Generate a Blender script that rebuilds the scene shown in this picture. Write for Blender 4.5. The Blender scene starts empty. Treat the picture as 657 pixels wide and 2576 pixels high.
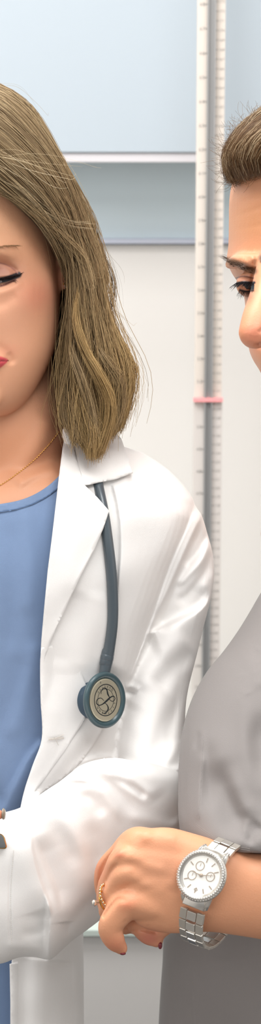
import bpy, bmesh, math, random
import numpy as np
from mathutils import Vector, Matrix
from mathutils.bvhtree import BVHTree
from mathutils.geometry import delaunay_2d_cdt
random.seed(7); RNG = np.random.default_rng(11)
SC = bpy.context.scene; COL = SC.collection
# ------------------------------------------------------------------ camera
F = 5250.0; CX = 328.5; CY = 1288.0; PITCH = math.radians(14); CAMZ = 1.74; D0 = 1.5
cd = bpy.data.cameras.new('camera'); cam = bpy.data.objects.new('camera', cd); COL.objects.link(cam)
cam.location = (0, 0, CAMZ); cam.rotation_euler = (math.pi/2-PITCH, 0, 0)
cd.sensor_fit = 'VERTICAL'; cd.lens = 50; cd.sensor_height = 50*2576/F; cd.sensor_width = 36
cd.clip_start = .05; cd.dof.use_dof = True; cd.dof.focus_distance = 1.42; cd.dof.aperture_fstop = 50/5.6
SC.camera = cam
CP = np.array([0, 0, CAMZ]); RT = np.array([1., 0, 0]); UP = np.array([0, math.sin(PITCH), math.cos(PITCH)]); FW = np.array([0, math.cos(PITCH), -math.sin(PITCH)])
SH = math.tan(PITCH)
# body space: x,y in units of 1/3500 m sideways and downwards, z away from the lens, upright bodies have constant z
def W(P):
    P = np.asarray(P, float).reshape(-1, 3)
    d = D0+(P[:, 2]+SH*(P[:, 1]-CY))/3500
    return CP+((P[:, 0]-CX)/F*d)[:, None]*RT-((P[:, 1]-CY)/F*d)[:, None]*UP+d[:, None]*FW
def WI(Q):
    Q = np.asarray(Q, float)-CP; d = Q@FW
    x = Q@RT/d*F+CX; y = CY-Q@UP/d*F
    return np.stack([x, y, (d-D0)*3500-SH*(y-CY)], 1)
def atY(px, py, Y):
    r = (px-CX)/F*RT-(py-CY)/F*UP+FW; return CP+r*(Y/r[1])
# ------------------------------------------------------------------ materials
def lin(c):
    c = [v/255 for v in c]; return [v/12.92 if v <= .04045 else ((v+.055)/1.055)**2.4 for v in c]
def mat(name, rgb, rough=.5, metal=0, bump=0, bscale=200, var=0, attr=False, sss=0, spec=.5, trans=0, sheen=0, alpha=1, vscale=6, stretch=None):
    m = bpy.data.materials.new(name); m.use_nodes = True; nt = m.node_tree; b = nt.nodes['Principled BSDF']
    L = nt.links.new
    b.inputs['Roughness'].default_value = rough; b.inputs['Metallic'].default_value = metal
    b.inputs['Specular IOR Level'].default_value = spec; b.inputs['Transmission Weight'].default_value = trans
    b.inputs['Sheen Weight'].default_value = sheen
    if sss:
        b.inputs['Subsurface Weight'].default_value = sss; b.inputs['Subsurface Radius'].default_value = (1, .35, .2); b.inputs['Subsurface Scale'].default_value = .004
    tc = nt.nodes.new('ShaderNodeTexCoord')
    src = None
    if attr:
        a = nt.nodes.new('ShaderNodeAttribute'); a.attribute_name = 'Col'; src = a.outputs['Color']
    if var:
        n = nt.nodes.new('ShaderNodeTexNoise'); n.inputs['Scale'].default_value = vscale; n.inputs['Detail'].default_value = 4; L(tc.outputs['Object'], n.inputs['Vector'])
        r = nt.nodes.new('ShaderNodeMapRange'); r.inputs[3].default_value = 1-var; r.inputs[4].default_value = 1+var; L(n.outputs['Fac'], r.inputs[0])
        mx = nt.nodes.new('ShaderNodeVectorMath'); mx.operation = 'SCALE'; L(r.outputs[0], mx.inputs['Scale'])
        if src: L(src, mx.inputs[0])
        else: mx.inputs[0].default_value = lin(rgb)
        src = mx.outputs[0]
    if src: L(src, b.inputs['Base Color'])
    else: b.inputs['Base Color'].default_value = lin(rgb)+[1]
    if bump:
        n = nt.nodes.new('ShaderNodeTexNoise'); n.inputs['Scale'].default_value = bscale; n.inputs['Detail'].default_value = 3
        if stretch:
            mp = nt.nodes.new('ShaderNodeMapping'); mp.inputs['Scale'].default_value = stretch; L(tc.outputs['Object'], mp.inputs[0]); L(mp.outputs[0], n.inputs['Vector'])
        else: L(tc.outputs['Object'], n.inputs['Vector'])
        bp = nt.nodes.new('ShaderNodeBump'); bp.inputs['Strength'].default_value = bump; bp.inputs['Distance'].default_value = .001; L(n.outputs['Fac'], bp.inputs['Height']); L(bp.outputs[0], b.inputs['Normal'])
    return m
# ------------------------------------------------------------------ object helpers
def link(name, me, m=None, parent=None, smooth=True):
    o = bpy.data.objects.new(name, me); COL.objects.link(o)
    if m is not None:
        me.materials.clear(); me.materials.append(m)
    if smooth: me.shade_smooth()
    if parent is not None: o.parent = parent; o.matrix_parent_inverse = Matrix.Translation(-parent.location)
    return o
def tag(o, label=None, cat=None, group=None, kind=None):
    for k, v in (('label', label), ('category', cat), ('group', group), ('kind', kind)):
        if v: o[k] = v
    return o
def thing(name, label, cat, loc=(0, 0, 0), group=None):
    o = bpy.data.objects.new(name, None); COL.objects.link(o); o.location = tuple(loc); o.empty_display_size = .02
    return tag(o, label, cat, group)
class MB:
    def __init__(s): s.v = []; s.f = []
    def add(s, v, f):
        n = sum(len(a) for a in s.v); s.v.append(np.asarray(v, float).reshape(-1, 3)); s.f += [tuple(i+n for i in q) for q in f]; return s
    def mesh(s, name='m', space='px'):
        V = np.concatenate(s.v); V = W(V) if space == 'px' else V
        me = bpy.data.meshes.new(name); me.from_pydata(V.tolist(), [], s.f); me.update(); return me
    def build(s, name, m, parent=None, space='px', smooth=True, bevel=0):
        me = s.mesh(name, space)
        bm = bmesh.new(); bm.from_mesh(me); bmesh.ops.recalc_face_normals(bm, faces=bm.faces)
        if bevel: bmesh.ops.bevel(bm, geom=[e for e in bm.edges if e.calc_face_angle(0) > .5], offset=bevel, segments=2, affect='EDGES', profile=.5)
        bm.to_mesh(me); bm.free()
        o = link(name, me, m, parent, smooth)
        return o
    def box(s, x0, x1, y0, y1, z0, z1):
        v = [(x, y, z) for x in (x0, x1) for y in (y0, y1) for z in (z0, z1)]
        return s.add(v, [(0, 1, 3, 2), (4, 6, 7, 5), (0, 4, 5, 1), (2, 3, 7, 6), (0, 2, 6, 4), (1, 5, 7, 3)])
def cr(pts, n):
    """smooth curve through points, n samples"""
    P = np.asarray(pts, float); m = len(P)
    if m == 2: t = np.linspace(0, 1, n)[:, None]; return P[0]*(1-t)+P[1]*t
    d = np.r_[0, np.cumsum(np.sqrt(((P[1:]-P[:-1])[:, :2]**2).sum(1))+1e-6)]
    T = np.zeros_like(P); T[1:-1] = (P[2:]-P[:-2])/(d[2:]-d[:-2])[:, None]; T[0] = (P[1]-P[0])/(d[1]-d[0]); T[-1] = (P[-1]-P[-2])/(d[-1]-d[-2])
    u = np.linspace(0, d[-1], n); i = np.clip(np.searchsorted(d, u, 'right')-1, 0, m-2); h = (d[i+1]-d[i]); t = (u-d[i])/h
    t = t[:, None]; h = h[:, None]
    return (2*t**3-3*t**2+1)*P[i]+(t**3-2*t**2+t)*h*T[i]+(-2*t**3+3*t**2)*P[i+1]+(t**3-t**2)*h*T[i+1]
def loftmesh(rings):
    """rings: list of (k,3) arrays; closed with end caps"""
    k = len(rings[0]); V = np.concatenate(rings); f = []
    for i in range(len(rings)-1):
        for j in range(k):
            a = i*k+j; b = i*k+(j+1) % k; f.append((a, b, b+k, a+k))
    f.append(tuple(range(k))[::-1]); f.append(tuple((len(rings)-1)*k+j for j in range(k)))
    return V, f
def rows(tab, n=None, k=64, ex=1.0):
    """tab rows: y, L, R, zfront, zback ; horizontal cross sections"""
    T = np.asarray(tab, float); n = n or max(8, int((T[-1, 0]-T[0, 0])/14))
    Y = np.linspace(T[0, 0], T[-1, 0], n)
    # monotone-ish smooth interpolation over y
    S = []
    for c in range(1, 5):
        q = cr(np.stack([T[:, 0], T[:, c], 0*T[:, 0]], 1), n*6); S.append(np.interp(Y, q[:, 0], q[:, 1]))
    a = np.linspace(0, 2*math.pi, k, endpoint=False); ca, sa = np.cos(a), np.sin(a)
    pw = lambda v, e: np.sign(v)*np.abs(v)**e
    rings = []
    for i in range(n):
        L, R, zf, zb = (s[i] for s in S); cx = (L+R)/2; hw = (R-L)/2; zc = (zf*.45+zb*.55)
        x = cx+hw*pw(ca, ex); z = np.where(sa < 0, zc+(zc-zf)*pw(sa, ex), zc+(zb-zc)*pw(sa, ex))
        rings.append(np.stack([x, np.full(k, Y[i]), z], 1))
    return loftmesh(rings)
def cols(tab, n, k=64, ex=1.0):
    """like rows, with upright cross sections: x, top, bottom, zfront, zback"""
    V, f = rows(tab, n, k, ex); return V[:, [1, 0, 2]], f
def tube(pts, ry, rz=None, n=24, k=24, caps=True):
    """pts: x,y,z ; ry radius in the screen plane, rz in depth"""
    m = len(pts); rz = ry if rz is None else rz
    ry = np.full(m, ry, float) if np.isscalar(ry) else np.asarray(ry, float); rz = np.full(m, rz, float) if np.isscalar(rz) else np.asarray(rz, float)
    P = cr(np.c_[np.asarray(pts, float), ry, rz], n); ry = P[:, 3]; rz = P[:, 4]; P = P[:, :3]
    T = np.gradient(P, axis=0); T /= np.linalg.norm(T, axis=1)[:, None]
    a = np.linspace(0, 2*math.pi, k, endpoint=False)
    rings = []
    N0 = None
    for i in range(n):
        t = T[i]; Z = np.array([0, 0, 1.]); Z = Z-t*(Z@t)
        if np.linalg.norm(Z) < .3: Z = N0 if N0 is not None else np.array([1., 0, 0]); Z = Z-t*(Z@t)
        Z /= np.linalg.norm(Z); N0 = Z; S = np.cross(t, Z)
        rings.append((P[i], ry[i], rz[i], S, Z, t))
    out = []
    def ring(c, a_, b_, S, Z): return c+np.outer(np.cos(a)*a_, S)+np.outer(np.sin(a)*b_, Z)
    if caps:
        c, A, B, S, Z, t = rings[0]
        for q in (85, 60, 35, 15): s = math.sin(math.radians(90-q)); out.append(ring(c-t*min(A, B)*math.sin(math.radians(q)), A*s, B*s, S, Z))
    for c, A, B, S, Z, t in rings: out.append(ring(c, A, B, S, Z))
    if caps:
        c, A, B, S, Z, t = rings[-1]
        for q in (15, 35, 60, 85): s = math.sin(math.radians(90-q)); out.append(ring(c+t*min(A, B)*math.sin(math.radians(q)), A*s, B*s, S, Z))
    return loftmesh(out)
def ball(c, r, n=12, k=20):
    r = np.asarray([r]*3 if np.isscalar(r) else r, float); c = np.asarray(c, float)
    rings = []; a = np.linspace(0, 2*math.pi, k, endpoint=False)
    for t in np.linspace(.08, math.pi-.08, n): rings.append(c+np.stack([np.cos(a)*math.sin(t)*r[0], np.full(k, -math.cos(t))*r[1], np.sin(a)*math.sin(t)*r[2]], 1))
    return loftmesh(rings)
def baked(mb, voxel, smooth=6, extra=None):
    """voxel union of everything in mb -> px-space verts, faces"""
    me = mb.mesh('tmp'); o = bpy.data.objects.new('tmp', me); COL.objects.link(o)
    bm = bmesh.new(); bm.from_mesh(me); bmesh.ops.recalc_face_normals(bm, faces=bm.faces); bm.to_mesh(me); bm.free()
    r = o.modifiers.new('r', 'REMESH'); r.mode = 'VOXEL'; r.voxel_size = voxel; r.adaptivity = 0
    s = o.modifiers.new('s', 'SMOOTH'); s.iterations = smooth; s.factor = .5
    dg = bpy.context.evaluated_depsgraph_get(); out = bpy.data.meshes.new_from_object(o.evaluated_get(dg), depsgraph=dg)
    bpy.data.objects.remove(o); return out
def getv(me):
    a = np.empty(len(me.vertices)*3); me.vertices.foreach_get('co', a); return a.reshape(-1, 3)
def setv(me, V): me.vertices.foreach_set('co', np.asarray(V, float).ravel()); me.update()
def facing(me, V):
    n = np.empty(len(me.vertices)*3); me.vertices.foreach_get('normal', n); n = n.reshape(-1, 3)
    d = CP-V; d /= np.linalg.norm(d, axis=1)[:, None]; return np.clip((n*d).sum(1)*1.6, 0, 1), (n*d).sum(1) > 0
def sdist(XY, pts, n=40):
    P = cr([(p[0], p[1], 0) for p in pts], n)[:, :2]; best = np.full(len(XY), 1e9); sg = np.zeros(len(XY)); tt = np.zeros(len(XY))
    for i in range(n-1):
        a, b = P[i], P[i+1]; d = b-a; l2 = d@d+1e-9; q = XY-a; t = np.clip((q@d)/l2, 0, 1); r = q-t[:, None]*d; ds = np.sqrt((r**2).sum(1))
        c = d[0]*q[:, 1]-d[1]*q[:, 0]; m = ds < best; best[m] = ds[m]; sg[m] = np.sign(c[m]); tt[m] = (i+t[m])/(n-1)
    return best*sg, tt
def sculpt(me, strokes=(), bumps=(), warp=None):
    V = getv(me); P = WI(V); w, fr = facing(me, V); dz = np.zeros(len(P))
    for s in strokes:
        pts, h, wl, wr = s[:4]; tap = s[4] if len(s) > 4 else (.15, .15)
        xs = [p[0] for p in pts]; ys = [p[1] for p in pts]; pad = 2.6*max(wl, wr)+6
        m = fr & (P[:, 0] > min(xs)-pad) & (P[:, 0] < max(xs)+pad) & (P[:, 1] > min(ys)-pad) & (P[:, 1] < max(ys)+pad)
        if not m.any(): continue
        s_, t = sdist(P[m][:, :2], pts); wd = np.where(s_ > 0, wr, wl)
        g = np.exp(-(s_/wd)**2)
        e = np.clip(t/max(tap[0], 1e-3), 0, 1)*np.clip((1-t)/max(tap[1], 1e-3), 0, 1); e = e*e*(3-2*e)
        dz[m] -= h*g*e*w[m]
    for x, y, rx, ry, h in bumps:
        g = np.exp(-((P[:, 0]-x)/rx)**2-((P[:, 1]-y)/ry)**2); dz -= np.where(fr, h*g*w, 0)
    P[:, 2] += dz
    if warp is not None: P = warp(P, fr)
    setv(me, W(P)); return me
def relax(me, it=1):
    E = np.empty(len(me.edges)*2, int); me.edges.foreach_get('vertices', E); E = E.reshape(-1, 2); V = getv(me); n = len(V)
    deg = np.bincount(E.ravel(), minlength=n).astype(float)[:, None]
    for _ in range(it):
        A = np.zeros_like(V)
        for c in range(3): A[:, c] = np.bincount(E[:, 0], V[E[:, 1], c], n)+np.bincount(E[:, 1], V[E[:, 0], c], n)
        V = V*.5+.5*A/np.maximum(deg, 1)
    setv(me, V)
def refine(me, test):
    """subdivide the faces whose px-space verts pass test"""
    bm = bmesh.new(); bm.from_mesh(me); bm.verts.ensure_lookup_table(); P = WI(getv(me)); ok = test(P)
    es = [e for e in bm.edges if ok[e.verts[0].index] and ok[e.verts[1].index]]
    bmesh.ops.subdivide_edges(bm, edges=es, cuts=1, use_grid_fill=True, smooth=0)
    bm.to_mesh(me); bm.free(); me.update()
def paint(me, base, spots=(), fields=()):
    """spots: (x,y,rx,ry,rgb,strength) ; fields: f(P,fr)->(mask), rgb"""
    V = getv(me); P = WI(V); w, fr = facing(me, V); C = np.tile(np.array(lin(base)), (len(P), 1))
    for x, y, rx, ry, c, s in spots:
        g = np.exp(-(((P[:, 0]-x)/rx)**2+((P[:, 1]-y)/ry)**2)**1.0)*s*fr; C = C*(1-g[:, None])+g[:, None]*np.array(lin(c))
    for fn, c in fields:
        g = np.clip(fn(P), 0, 1)*fr; C = C*(1-g[:, None])+g[:, None]*np.array(lin(c))
    setcol(me, C)
def setcol(me, C):
    a = me.color_attributes.get('Col') or me.color_attributes.new('Col', 'FLOAT_COLOR', 'POINT')
    a.data.foreach_set('color', np.c_[C, np.ones(len(C))].ravel())
def line_mask(pts, w, t0=0, t1=1, soft=1.5):
    def fn(P):
        s, t = sdist(P[:, :2], pts); return np.clip((w-np.abs(s))/soft+.5, 0, 1)*(t >= t0)*(t <= t1)
    return fn
def inpoly(XY, poly):
    x, y = XY[:, 0], XY[:, 1]; ins = np.zeros(len(XY), bool); P = np.asarray(poly, float); j = len(P)-1
    for i in range(len(P)):
        xi, yi = P[i, :2]; xj, yj = P[j, :2]; c = ((yi > y) != (yj > y)); ins ^= c & (x < (xj-xi)*(y-yi)/(yj-yi+1e-12)+xi); j = i
    return ins
class Surf:
    """depth lookup on a finished mesh along the view lines"""
    def __init__(s, *mes):
        v = []; f = []
        for me in mes:
            n = len(v); v += [tuple(c) for c in getv(me)]; f += [tuple(i+n for i in p.vertices) for p in me.polygons]
        s.t = BVHTree.FromPolygons(v, f)
    def z(s, x, y, default=None):
        r = (x-CX)/F*RT-(y-CY)/F*UP+FW; h = s.t.ray_cast(Vector(CP), Vector(r).normalized())
        if h[0] is None: return default
        return WI(np.array(h[0])[None])[0, 2]
def drape(surf, poly, off, name, m, parent, th=5, step=9, zsm=2, curve=True, zdef=None, blend=None):
    """cloth piece: outline in px, lying on surf, lifted by off(x,y), th thick"""
    poly = np.asarray(poly, float)
    # outline resample
    B = []
    for i in range(len(poly)):
        a, b = poly[i], poly[(i+1) % len(poly)]; n = max(1, int(np.linalg.norm(b-a)/step))
        for k in range(n): B.append(a+(b-a)*k/n)
    B = np.array(B); x0, y0 = B.min(0); x1, y1 = B.max(0)
    gx, gy = np.meshgrid(np.arange(x0+step/2, x1, step), np.arange(y0+step/2, y1, step*.87)); gx[::2] += step/2
    G = np.stack([gx.ravel(), gy.ravel()], 1); G = G[inpoly(G, poly)]
    d = np.array([np.min(((B-g)**2).sum(1)) for g in G]) if len(G) else np.array([]); G = G[d > (step*.45)**2] if len(G) else G
    V2 = np.vstack([B, G]) if len(G) else B
    e = [(i, (i+1) % len(B)) for i in range(len(B))]
    vo, eo, fo, *_ = delaunay_2d_cdt([Vector(p) for p in V2], e, [], 1, 1e-4)
    XY = np.array([tuple(p) for p in vo]); Z = np.array([np.nan if (q := surf.z(x, y)) is None else q for x, y in XY])
    if np.isnan(Z).any():
        ok = ~np.isnan(Z)
        for i in np.where(~ok)[0]:
            if zdef is not None: Z[i] = zdef
            else: Z[i] = Z[ok][np.argmin(((XY[ok]-XY[i])**2).sum(1))]
    if blend is not None: Z = blend(XY, Z)
    nb = [set() for _ in XY]; ed = {}
    for f in fo:
        for a, b in zip(f, f[1:]+f[:1]): nb[a].add(b); nb[b].add(a); ed[(a, b)] = 1
    for _ in range(zsm): Z = np.array([.4*Z[i]+.6*np.mean([Z[j] for j in nb[i]]) if nb[i] else Z[i] for i in range(len(Z))])
    O = np.array([off(x, y) for x, y in XY]); Zt = Z-O
    n = len(XY); V = np.vstack([np.c_[XY, Zt], np.c_[XY, Zt+th]])
    fs = [tuple(f) for f in fo]+[tuple(i+n for i in reversed(f)) for f in fo]
    for (a, b) in ed:
        if (b, a) not in ed: fs.append((b, a, a+n, b+n))
    mb = MB().add(V, fs); o = mb.build(name, m, parent)
    bv = o.modifiers.new('w', 'WEIGHTED_NORMAL'); bv.keep_sharp = False
    return o
def strands(name, P, R, C, m, parent, kind=None):
    """P [N,K,3] px space, R [N,K], C [N,3] or [N,K,3]"""
    N, K, _ = P.shape; T = np.gradient(P, axis=1); T /= np.linalg.norm(T, axis=2)[..., None]+1e-9
    A = np.cross(T, np.array([.13, .21, 1.])); A /= np.linalg.norm(A, axis=2)[..., None]+1e-9; Bn = np.cross(T, A)
    V = np.stack([P+R[..., None]*(A*math.cos(q)+Bn*math.sin(q)) for q in (0, 2.094, 4.189)], 2)  # N,K,3,3
    V = W(V.reshape(-1, 3)); i = np.arange(N)[:, None, None]; k = np.arange(K-1)[None, :, None]; j = np.arange(3)[None, None, :]
    a = (i*K+k)*3+j; b = (i*K+k)*3+(j+1) % 3; q = np.stack([a, b, b+3, a+3], -1).reshape(-1, 4)
    me = bpy.data.meshes.new(name); me.vertices.add(len(V)); me.vertices.foreach_set('co', V.ravel()); me.loops.add(q.size); me.loops.foreach_set('vertex_index', q.ravel())
    me.polygons.add(len(q)); me.polygons.foreach_set('loop_start', np.arange(len(q))*4); me.polygons.foreach_set('loop_total', np.full(len(q), 4)); me.update(); me.validate()
    if C.ndim == 2: C = np.repeat(C[:, None], K, 1)
    setcol(me, np.repeat(C.reshape(-1, 3), 3, 0)); o = link(name, me, m, parent)
    if kind: o['kind'] = kind
    return o
def frame_tf(C, u, v, n):
    """local (a,b,c) -> px space"""
    u, v, n = (np.asarray(q, float)/np.linalg.norm(q) for q in (u, v, n)); C = np.asarray(C, float)
    return lambda P: C+np.asarray(P, float).reshape(-1, 3)@np.stack([u, v, n])
def lathe(tf, prof, k=48):
    a = np.linspace(0, 2*math.pi, k, endpoint=False); V = np.concatenate([np.stack([r*np.cos(a), r*np.sin(a), np.full(k, h)], 1) for r, h in prof]); f = []
    for i in range(len(prof)-1):
        for j in range(k): p = i*k+j; q = i*k+(j+1) % k; f.append((p, q, q+k, p+k))
    f.append(tuple(range(k))); f.append(tuple((len(prof)-1)*k+j for j in range(k)))
    return tf(V), f
def lbox(tf, x0, x1, y0, y1, z0, z1):
    m = MB().box(x0, x1, y0, y1, z0, z1); return tf(m.v[0]), m.f
_g = {}
def glyph(ch):
    if ch not in _g:
        c = bpy.data.curves.new('t', 'FONT'); c.body = ch; c.size = 1; c.align_x = 'CENTER'; c.extrude = .01; c.resolution_u = 3
        o = bpy.data.objects.new('t', c); COL.objects.link(o); dg = bpy.context.evaluated_depsgraph_get(); me = bpy.data.meshes.new_from_object(o.evaluated_get(dg), depsgraph=dg)
        _g[ch] = (getv(me), [tuple(p.vertices) for p in me.polygons]); bpy.data.objects.remove(o)
    return _g[ch]
PARTS = []
# ================================================================== SETTING
M_wall = mat('wall_white', (234, 230, 226), .6, bump=.05, bscale=80)
M_blue = mat('wall_pale_blue', (208, 222, 228), .55, bump=.05, bscale=80)
M_door = mat('cabinet_pale_blue', (186, 197, 206), .3, spec=.4)
M_white = mat('white_laminate', (226, 223, 227), .4)
M_floor = mat('vinyl_floor', (118, 114, 110), .4, var=.05)
M_ceil = mat('ceiling_tile', (238, 238, 236), .8, bump=.2, bscale=120)
M_counter = mat('pale_green_glass_top', (200, 212, 205), .15)
M_base = mat('grey_laminate', (212, 210, 208), .5)
M_alu = mat('brushed_aluminium', (168, 168, 168), .5, .3, bump=.05, bscale=900)
M_board = mat('scale_enamel', (232, 222, 212), .4)
M_board2 = mat('scale_enamel_lower', (224, 217, 212), .4)
M_ink = mat('grey_ink', (150, 146, 142), .6)
M_red = mat('red_line', (255, 168, 170), .5)
YW = 2.49
def sbox(name, x0, x1, y0, y1, z0, z1, m, parent=None, bevel=0):
    return MB().box(x0, x1, y0, y1, z0, z1).build(name, m, parent, 'w', smooth=False, bevel=bevel)
def st(o): o['kind'] = 'structure'; return o
zr = atY(300, 611, YW-.02)[2]                       # rail height
st(sbox('floor', -5, 5, -8, YW+.1, -.08, 0, M_floor))
st(sbox('ceiling', -1.9, 1.9, -.9, YW+.1, 2.7, 2.78, M_ceil))
wb = st(sbox('wall_back', -1.9, 1.9, YW, YW+.1, 0, zr, M_wall)); st(sbox('wall_back_upper', -1.9, 1.9, YW, YW+.1, zr, 2.7, M_blue))
st(sbox('wall_left', -2.0, -1.9, -.9, YW+.1, 0, 2.7, M_wall)); st(sbox('wall_right', 1.9, 2.0, -.9, YW+.1, 0, 2.7, M_wall))
st(sbox('trim_1', -1.9, 1.9, YW-.014, YW, zr-.0015, zr+.0035, mat('rail_metal', (205, 210, 225), .4, .3)))
st(sbox('rail_shade_strip', -1.9, 1.9, YW-.009, YW, zr-.0035, zr-.0015, mat('rail_painted_shade', (110, 118, 130), .6)))  # solid dark strip, coloured as the shade below the rail
# wall cabinet
YC = 2.37; z1 = atY(300, 384, YC)[2]; z0 = atY(300, 409, YC)[2]
cab = thing('wall_cabinet', 'pale blue wall cabinet with a white lower rail hanging behind the measuring scale', 'cabinet', (0, YC, z0))
sbox('cabinet_body', -1.2, 1.2, YC+.012, YW, z0+.004, 2.45, M_white, cab, .002)
sbox('bottom_rail', -1.2, 1.2, YC, YC+.03, z0, z1, M_white, cab, .0015)
sbox('door', -1.198, -.4, YC-.004, YC+.012, z1+.0005, 2.448, M_door, cab, .001)
sbox('door', -.398, .598, YC-.004, YC+.012, z1+.0005, 2.448, M_door, cab, .001)
sbox('door', .6, 1.198, YC-.004, YC+.012, z1+.0005, 2.448, M_door, cab, .001)
# counter unit
YB = 2.02; zc = atY(230, 2327, YB)[2]; zc2 = atY(230, 2344, YB)[2]; xr = atY(442, 2300, YB)[0]
cu = thing('base_cabinet', 'low grey counter unit with a pale green top edge standing against the back wall', 'cabinet', (xr-.4, 2.2, 0))
sbox('cabinet_body', -1.5, xr-.006, YB+.012, YW-.004, .08, zc2-.002, M_base, cu, .001)
sbox('plinth', -1.48, xr-.03, YB+.05, YW-.004, 0, .08, M_base, cu)
sbox('door', -.75, xr-.01, YB, YB+.012, .1, zc2-.006, M_base, cu, .001)
sbox('door', -1.48, -.753, YB, YB+.012, .1, zc2-.006, M_base, cu, .001)
sbox('worktop', -1.5, xr, YB-.012, YW-.004, zc2, zc, M_counter, cu, .001)
# stadiometer
YR = 2.28
a_ = atY(500, 0, YR); b_ = atY(487, 1000, YR); c_ = atY(566, 0, YR); d_ = atY(560, 1000, YR)
zj = atY(524, 1004, YR)[2]
xL = (a_[0]+b_[0])/2; xR = (c_[0]+d_[0])/2; xm = (atY(533, 0, YR)[0]+atY(524, 1000, YR)[0])/2; hw = .0046
ml = thing('measuring_scale', 'tall white height measuring scale with a grey centre channel and a red line', 'height scale', (xm, YR, 0))
sbox('upper_board', xL, xR, YR, YR+.012, zj, 2.3, M_board, ml, .0008)
sbox('lower_board', xL-.0012, xR+.0008, YR-.003, YR+.014, .04, zj, M_board2, ml, .0008)
ch = MB(); ch.box(xm-hw, xm-hw+.0016, YR-.009, YR, .05, 2.3).box(xm+hw-.0016, xm+hw, YR-.009, YR, .05, 2.3).box(xm-hw, xm+hw, YR-.004, YR, .05, 2.3)
ch.build('centre_channel', M_alu, ml, 'w', smooth=False)
sbox('red_marker', xL-.0014, xR+.001, YR-.0104, YR-.003, zj-.0012, zj+.0026, M_red, ml)
sbox('foot_plate', xm-.025, xm+.16, YR-.14, YR+.06, 0, .04, M_alu, ml, .003)
pr = MB()
def wtext(s, x, z, h, y):
    cx = x-(len(s)-1)*h*.28
    for c in s:
        v, f = glyph(c); pr.add(np.stack([v[:, 0]*h+cx, np.full(len(v), y)-v[:, 2]*.002, v[:, 1]*h+z-h*.36], 1), f); cx += h*.56
for cm in range(60, 200):
    z = cm*.01; y = YR-.0002 if z > zj else YR-.0032; x = (xm+hw+xR)/2
    if abs(z-zj) < .005: continue
    pr.box(xm+hw, xm+hw+.0022, y-.0003, y, z-.0004, z+.0004); wtext(str(cm), x+.001, z, .0042, y)
for k in range(24, 79):
    z = k*.0254; y = YR-.0002 if z > zj else YR-.0032; x = (xm-hw+xL)/2
    if abs(z-zj) < .007: continue
    pr.box(xm-hw-.0028, xm-hw, y-.0003, y, z-.0004, z+.0004); wtext(str(k), x, z, .0052, y)
pr.build('printed_numbers', M_ink, ml, 'w', smooth=False)
# light
w = bpy.data.worlds.new('world'); SC.world = w; w.use_nodes = True; bg = w.node_tree.nodes['Background']; bg.inputs[0].default_value = (1, .99, .98, 1); bg.inputs[1].default_value = WORLD = .44
def area(name, loc, rot, sx, sy, e, col=(1, 1, 1)):
    l = bpy.data.lights.new(name, 'AREA'); l.shape = 'RECTANGLE'; l.size = sx; l.size_y = sy; l.energy = e; l.color = col
    o = bpy.data.objects.new(name, l); COL.objects.link(o); o.location = loc; o.rotation_euler = rot; return o
area('overhead_area_light', (-.5, 1.25, 2.66), (0, 0, 0), 1.2, .7, 27, (1, .99, .975))
area('overhead_area_light', (.6, .3, 2.66), (0, 0, 0), 1.2, .8, 26, (1, .99, .975))
area('overhead_area_light', (.2, 1.98, 2.66), (0, 0, 0), 2.4, .3, 11, (1, .98, .95))  # added to brighten the back wall, no fixture known here
area('softbox_fill', (-1.2, -1.2, 2.2), (math.radians(62), 0, math.radians(-32)), 1.6, 1.2, 24, (1, .995, .99))  # added soft fill from behind the camera, no window known there
SC.view_settings.view_transform = 'Standard'; SC.view_settings.look = 'None'; SC.view_settings.exposure = .12; SC.view_settings.gamma = 1; SC.view_settings.use_curve_mapping = False
# ================================================================== PERSON IN THE WHITE COAT
M_skin = mat('skin_fair', (224, 172, 140), .5, attr=True, sss=.12, bump=.12, bscale=900, spec=.4, var=.03, vscale=30)
M_coat = mat('white_cotton', (234, 232, 230), .85, bump=.15, bscale=1600, spec=.15, sheen=.1)
M_shirt = mat('blue_jersey', (124, 146, 180), .9, bump=.25, bscale=1400, spec=.1, sheen=.2, var=.06, vscale=60, stretch=(1, 1, 4))
M_shirt_thread = mat('blue_thread', (72, 108, 156), .9)
M_thread = mat('white_thread', (222, 216, 208), .9)
M_hair = mat('hair_strand', (140, 115, 80), .42, attr=True, spec=.35)
M_hairbase = mat('hair_mass', (72, 56, 36), .7, attr=True, spec=.2)
M_dark = mat('lash_black', (22, 22, 26), .5)
M_gold = mat('gold', (226, 176, 98), .25, 1)
M_silver = mat('polished_steel', (226, 223, 217), .25, .85)
M_trouser = mat('dark_trousers', (60, 66, 80), .9)
M_shoe = mat('shoe_leather', (50, 48, 50), .5)
def legs_world(mb, xw, yw, z_top, r=.075):
    for sx in (-1, 1):
        pts = [(xw+sx*.085, yw, z_top, r*1.15), (xw+sx*.09, yw-.01, z_top*.55, r*.75), (xw+sx*.09, yw+.005, z_top*.5, r*.7), (xw+sx*.09, yw+.01, z_top*.3, r*.68), (xw+sx*.09, yw+.01, .07, r*.45)]
        P = cr([(p[0], p[2], p[1]) for p in pts], 16); R = np.interp(np.linspace(0, 1, 16), np.linspace(0, 1, 5), [p[3] for p in pts]); a = np.linspace(0, 2*math.pi, 20, endpoint=False)
        rings = [np.stack([p[0]+np.cos(a)*q, p[2]+np.sin(a)*q, np.full(20, p[1])], 1) for p, q in zip(P, R)]
        v, f = loftmesh(rings); mb.add(v, f)
def shoes(parent, xw, yw):
    for sx in (-1, 1):
        v, f = ball((0, 0, 0), 1, 14, 24); v = v*np.array([.048, .05, .135])
        v = np.stack([v[:, 0]+xw+sx*.09, v[:, 2]+yw-.06, np.maximum(v[:, 1], -.035)+.036+np.clip(v[:, 2], 0, 1)*.35*(v[:, 1] > 0)], 1)
        MB().add(v, f).build('shoe', M_shoe, parent, 'w')
wA = W([(-60, 1288, 40)])[0]
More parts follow.
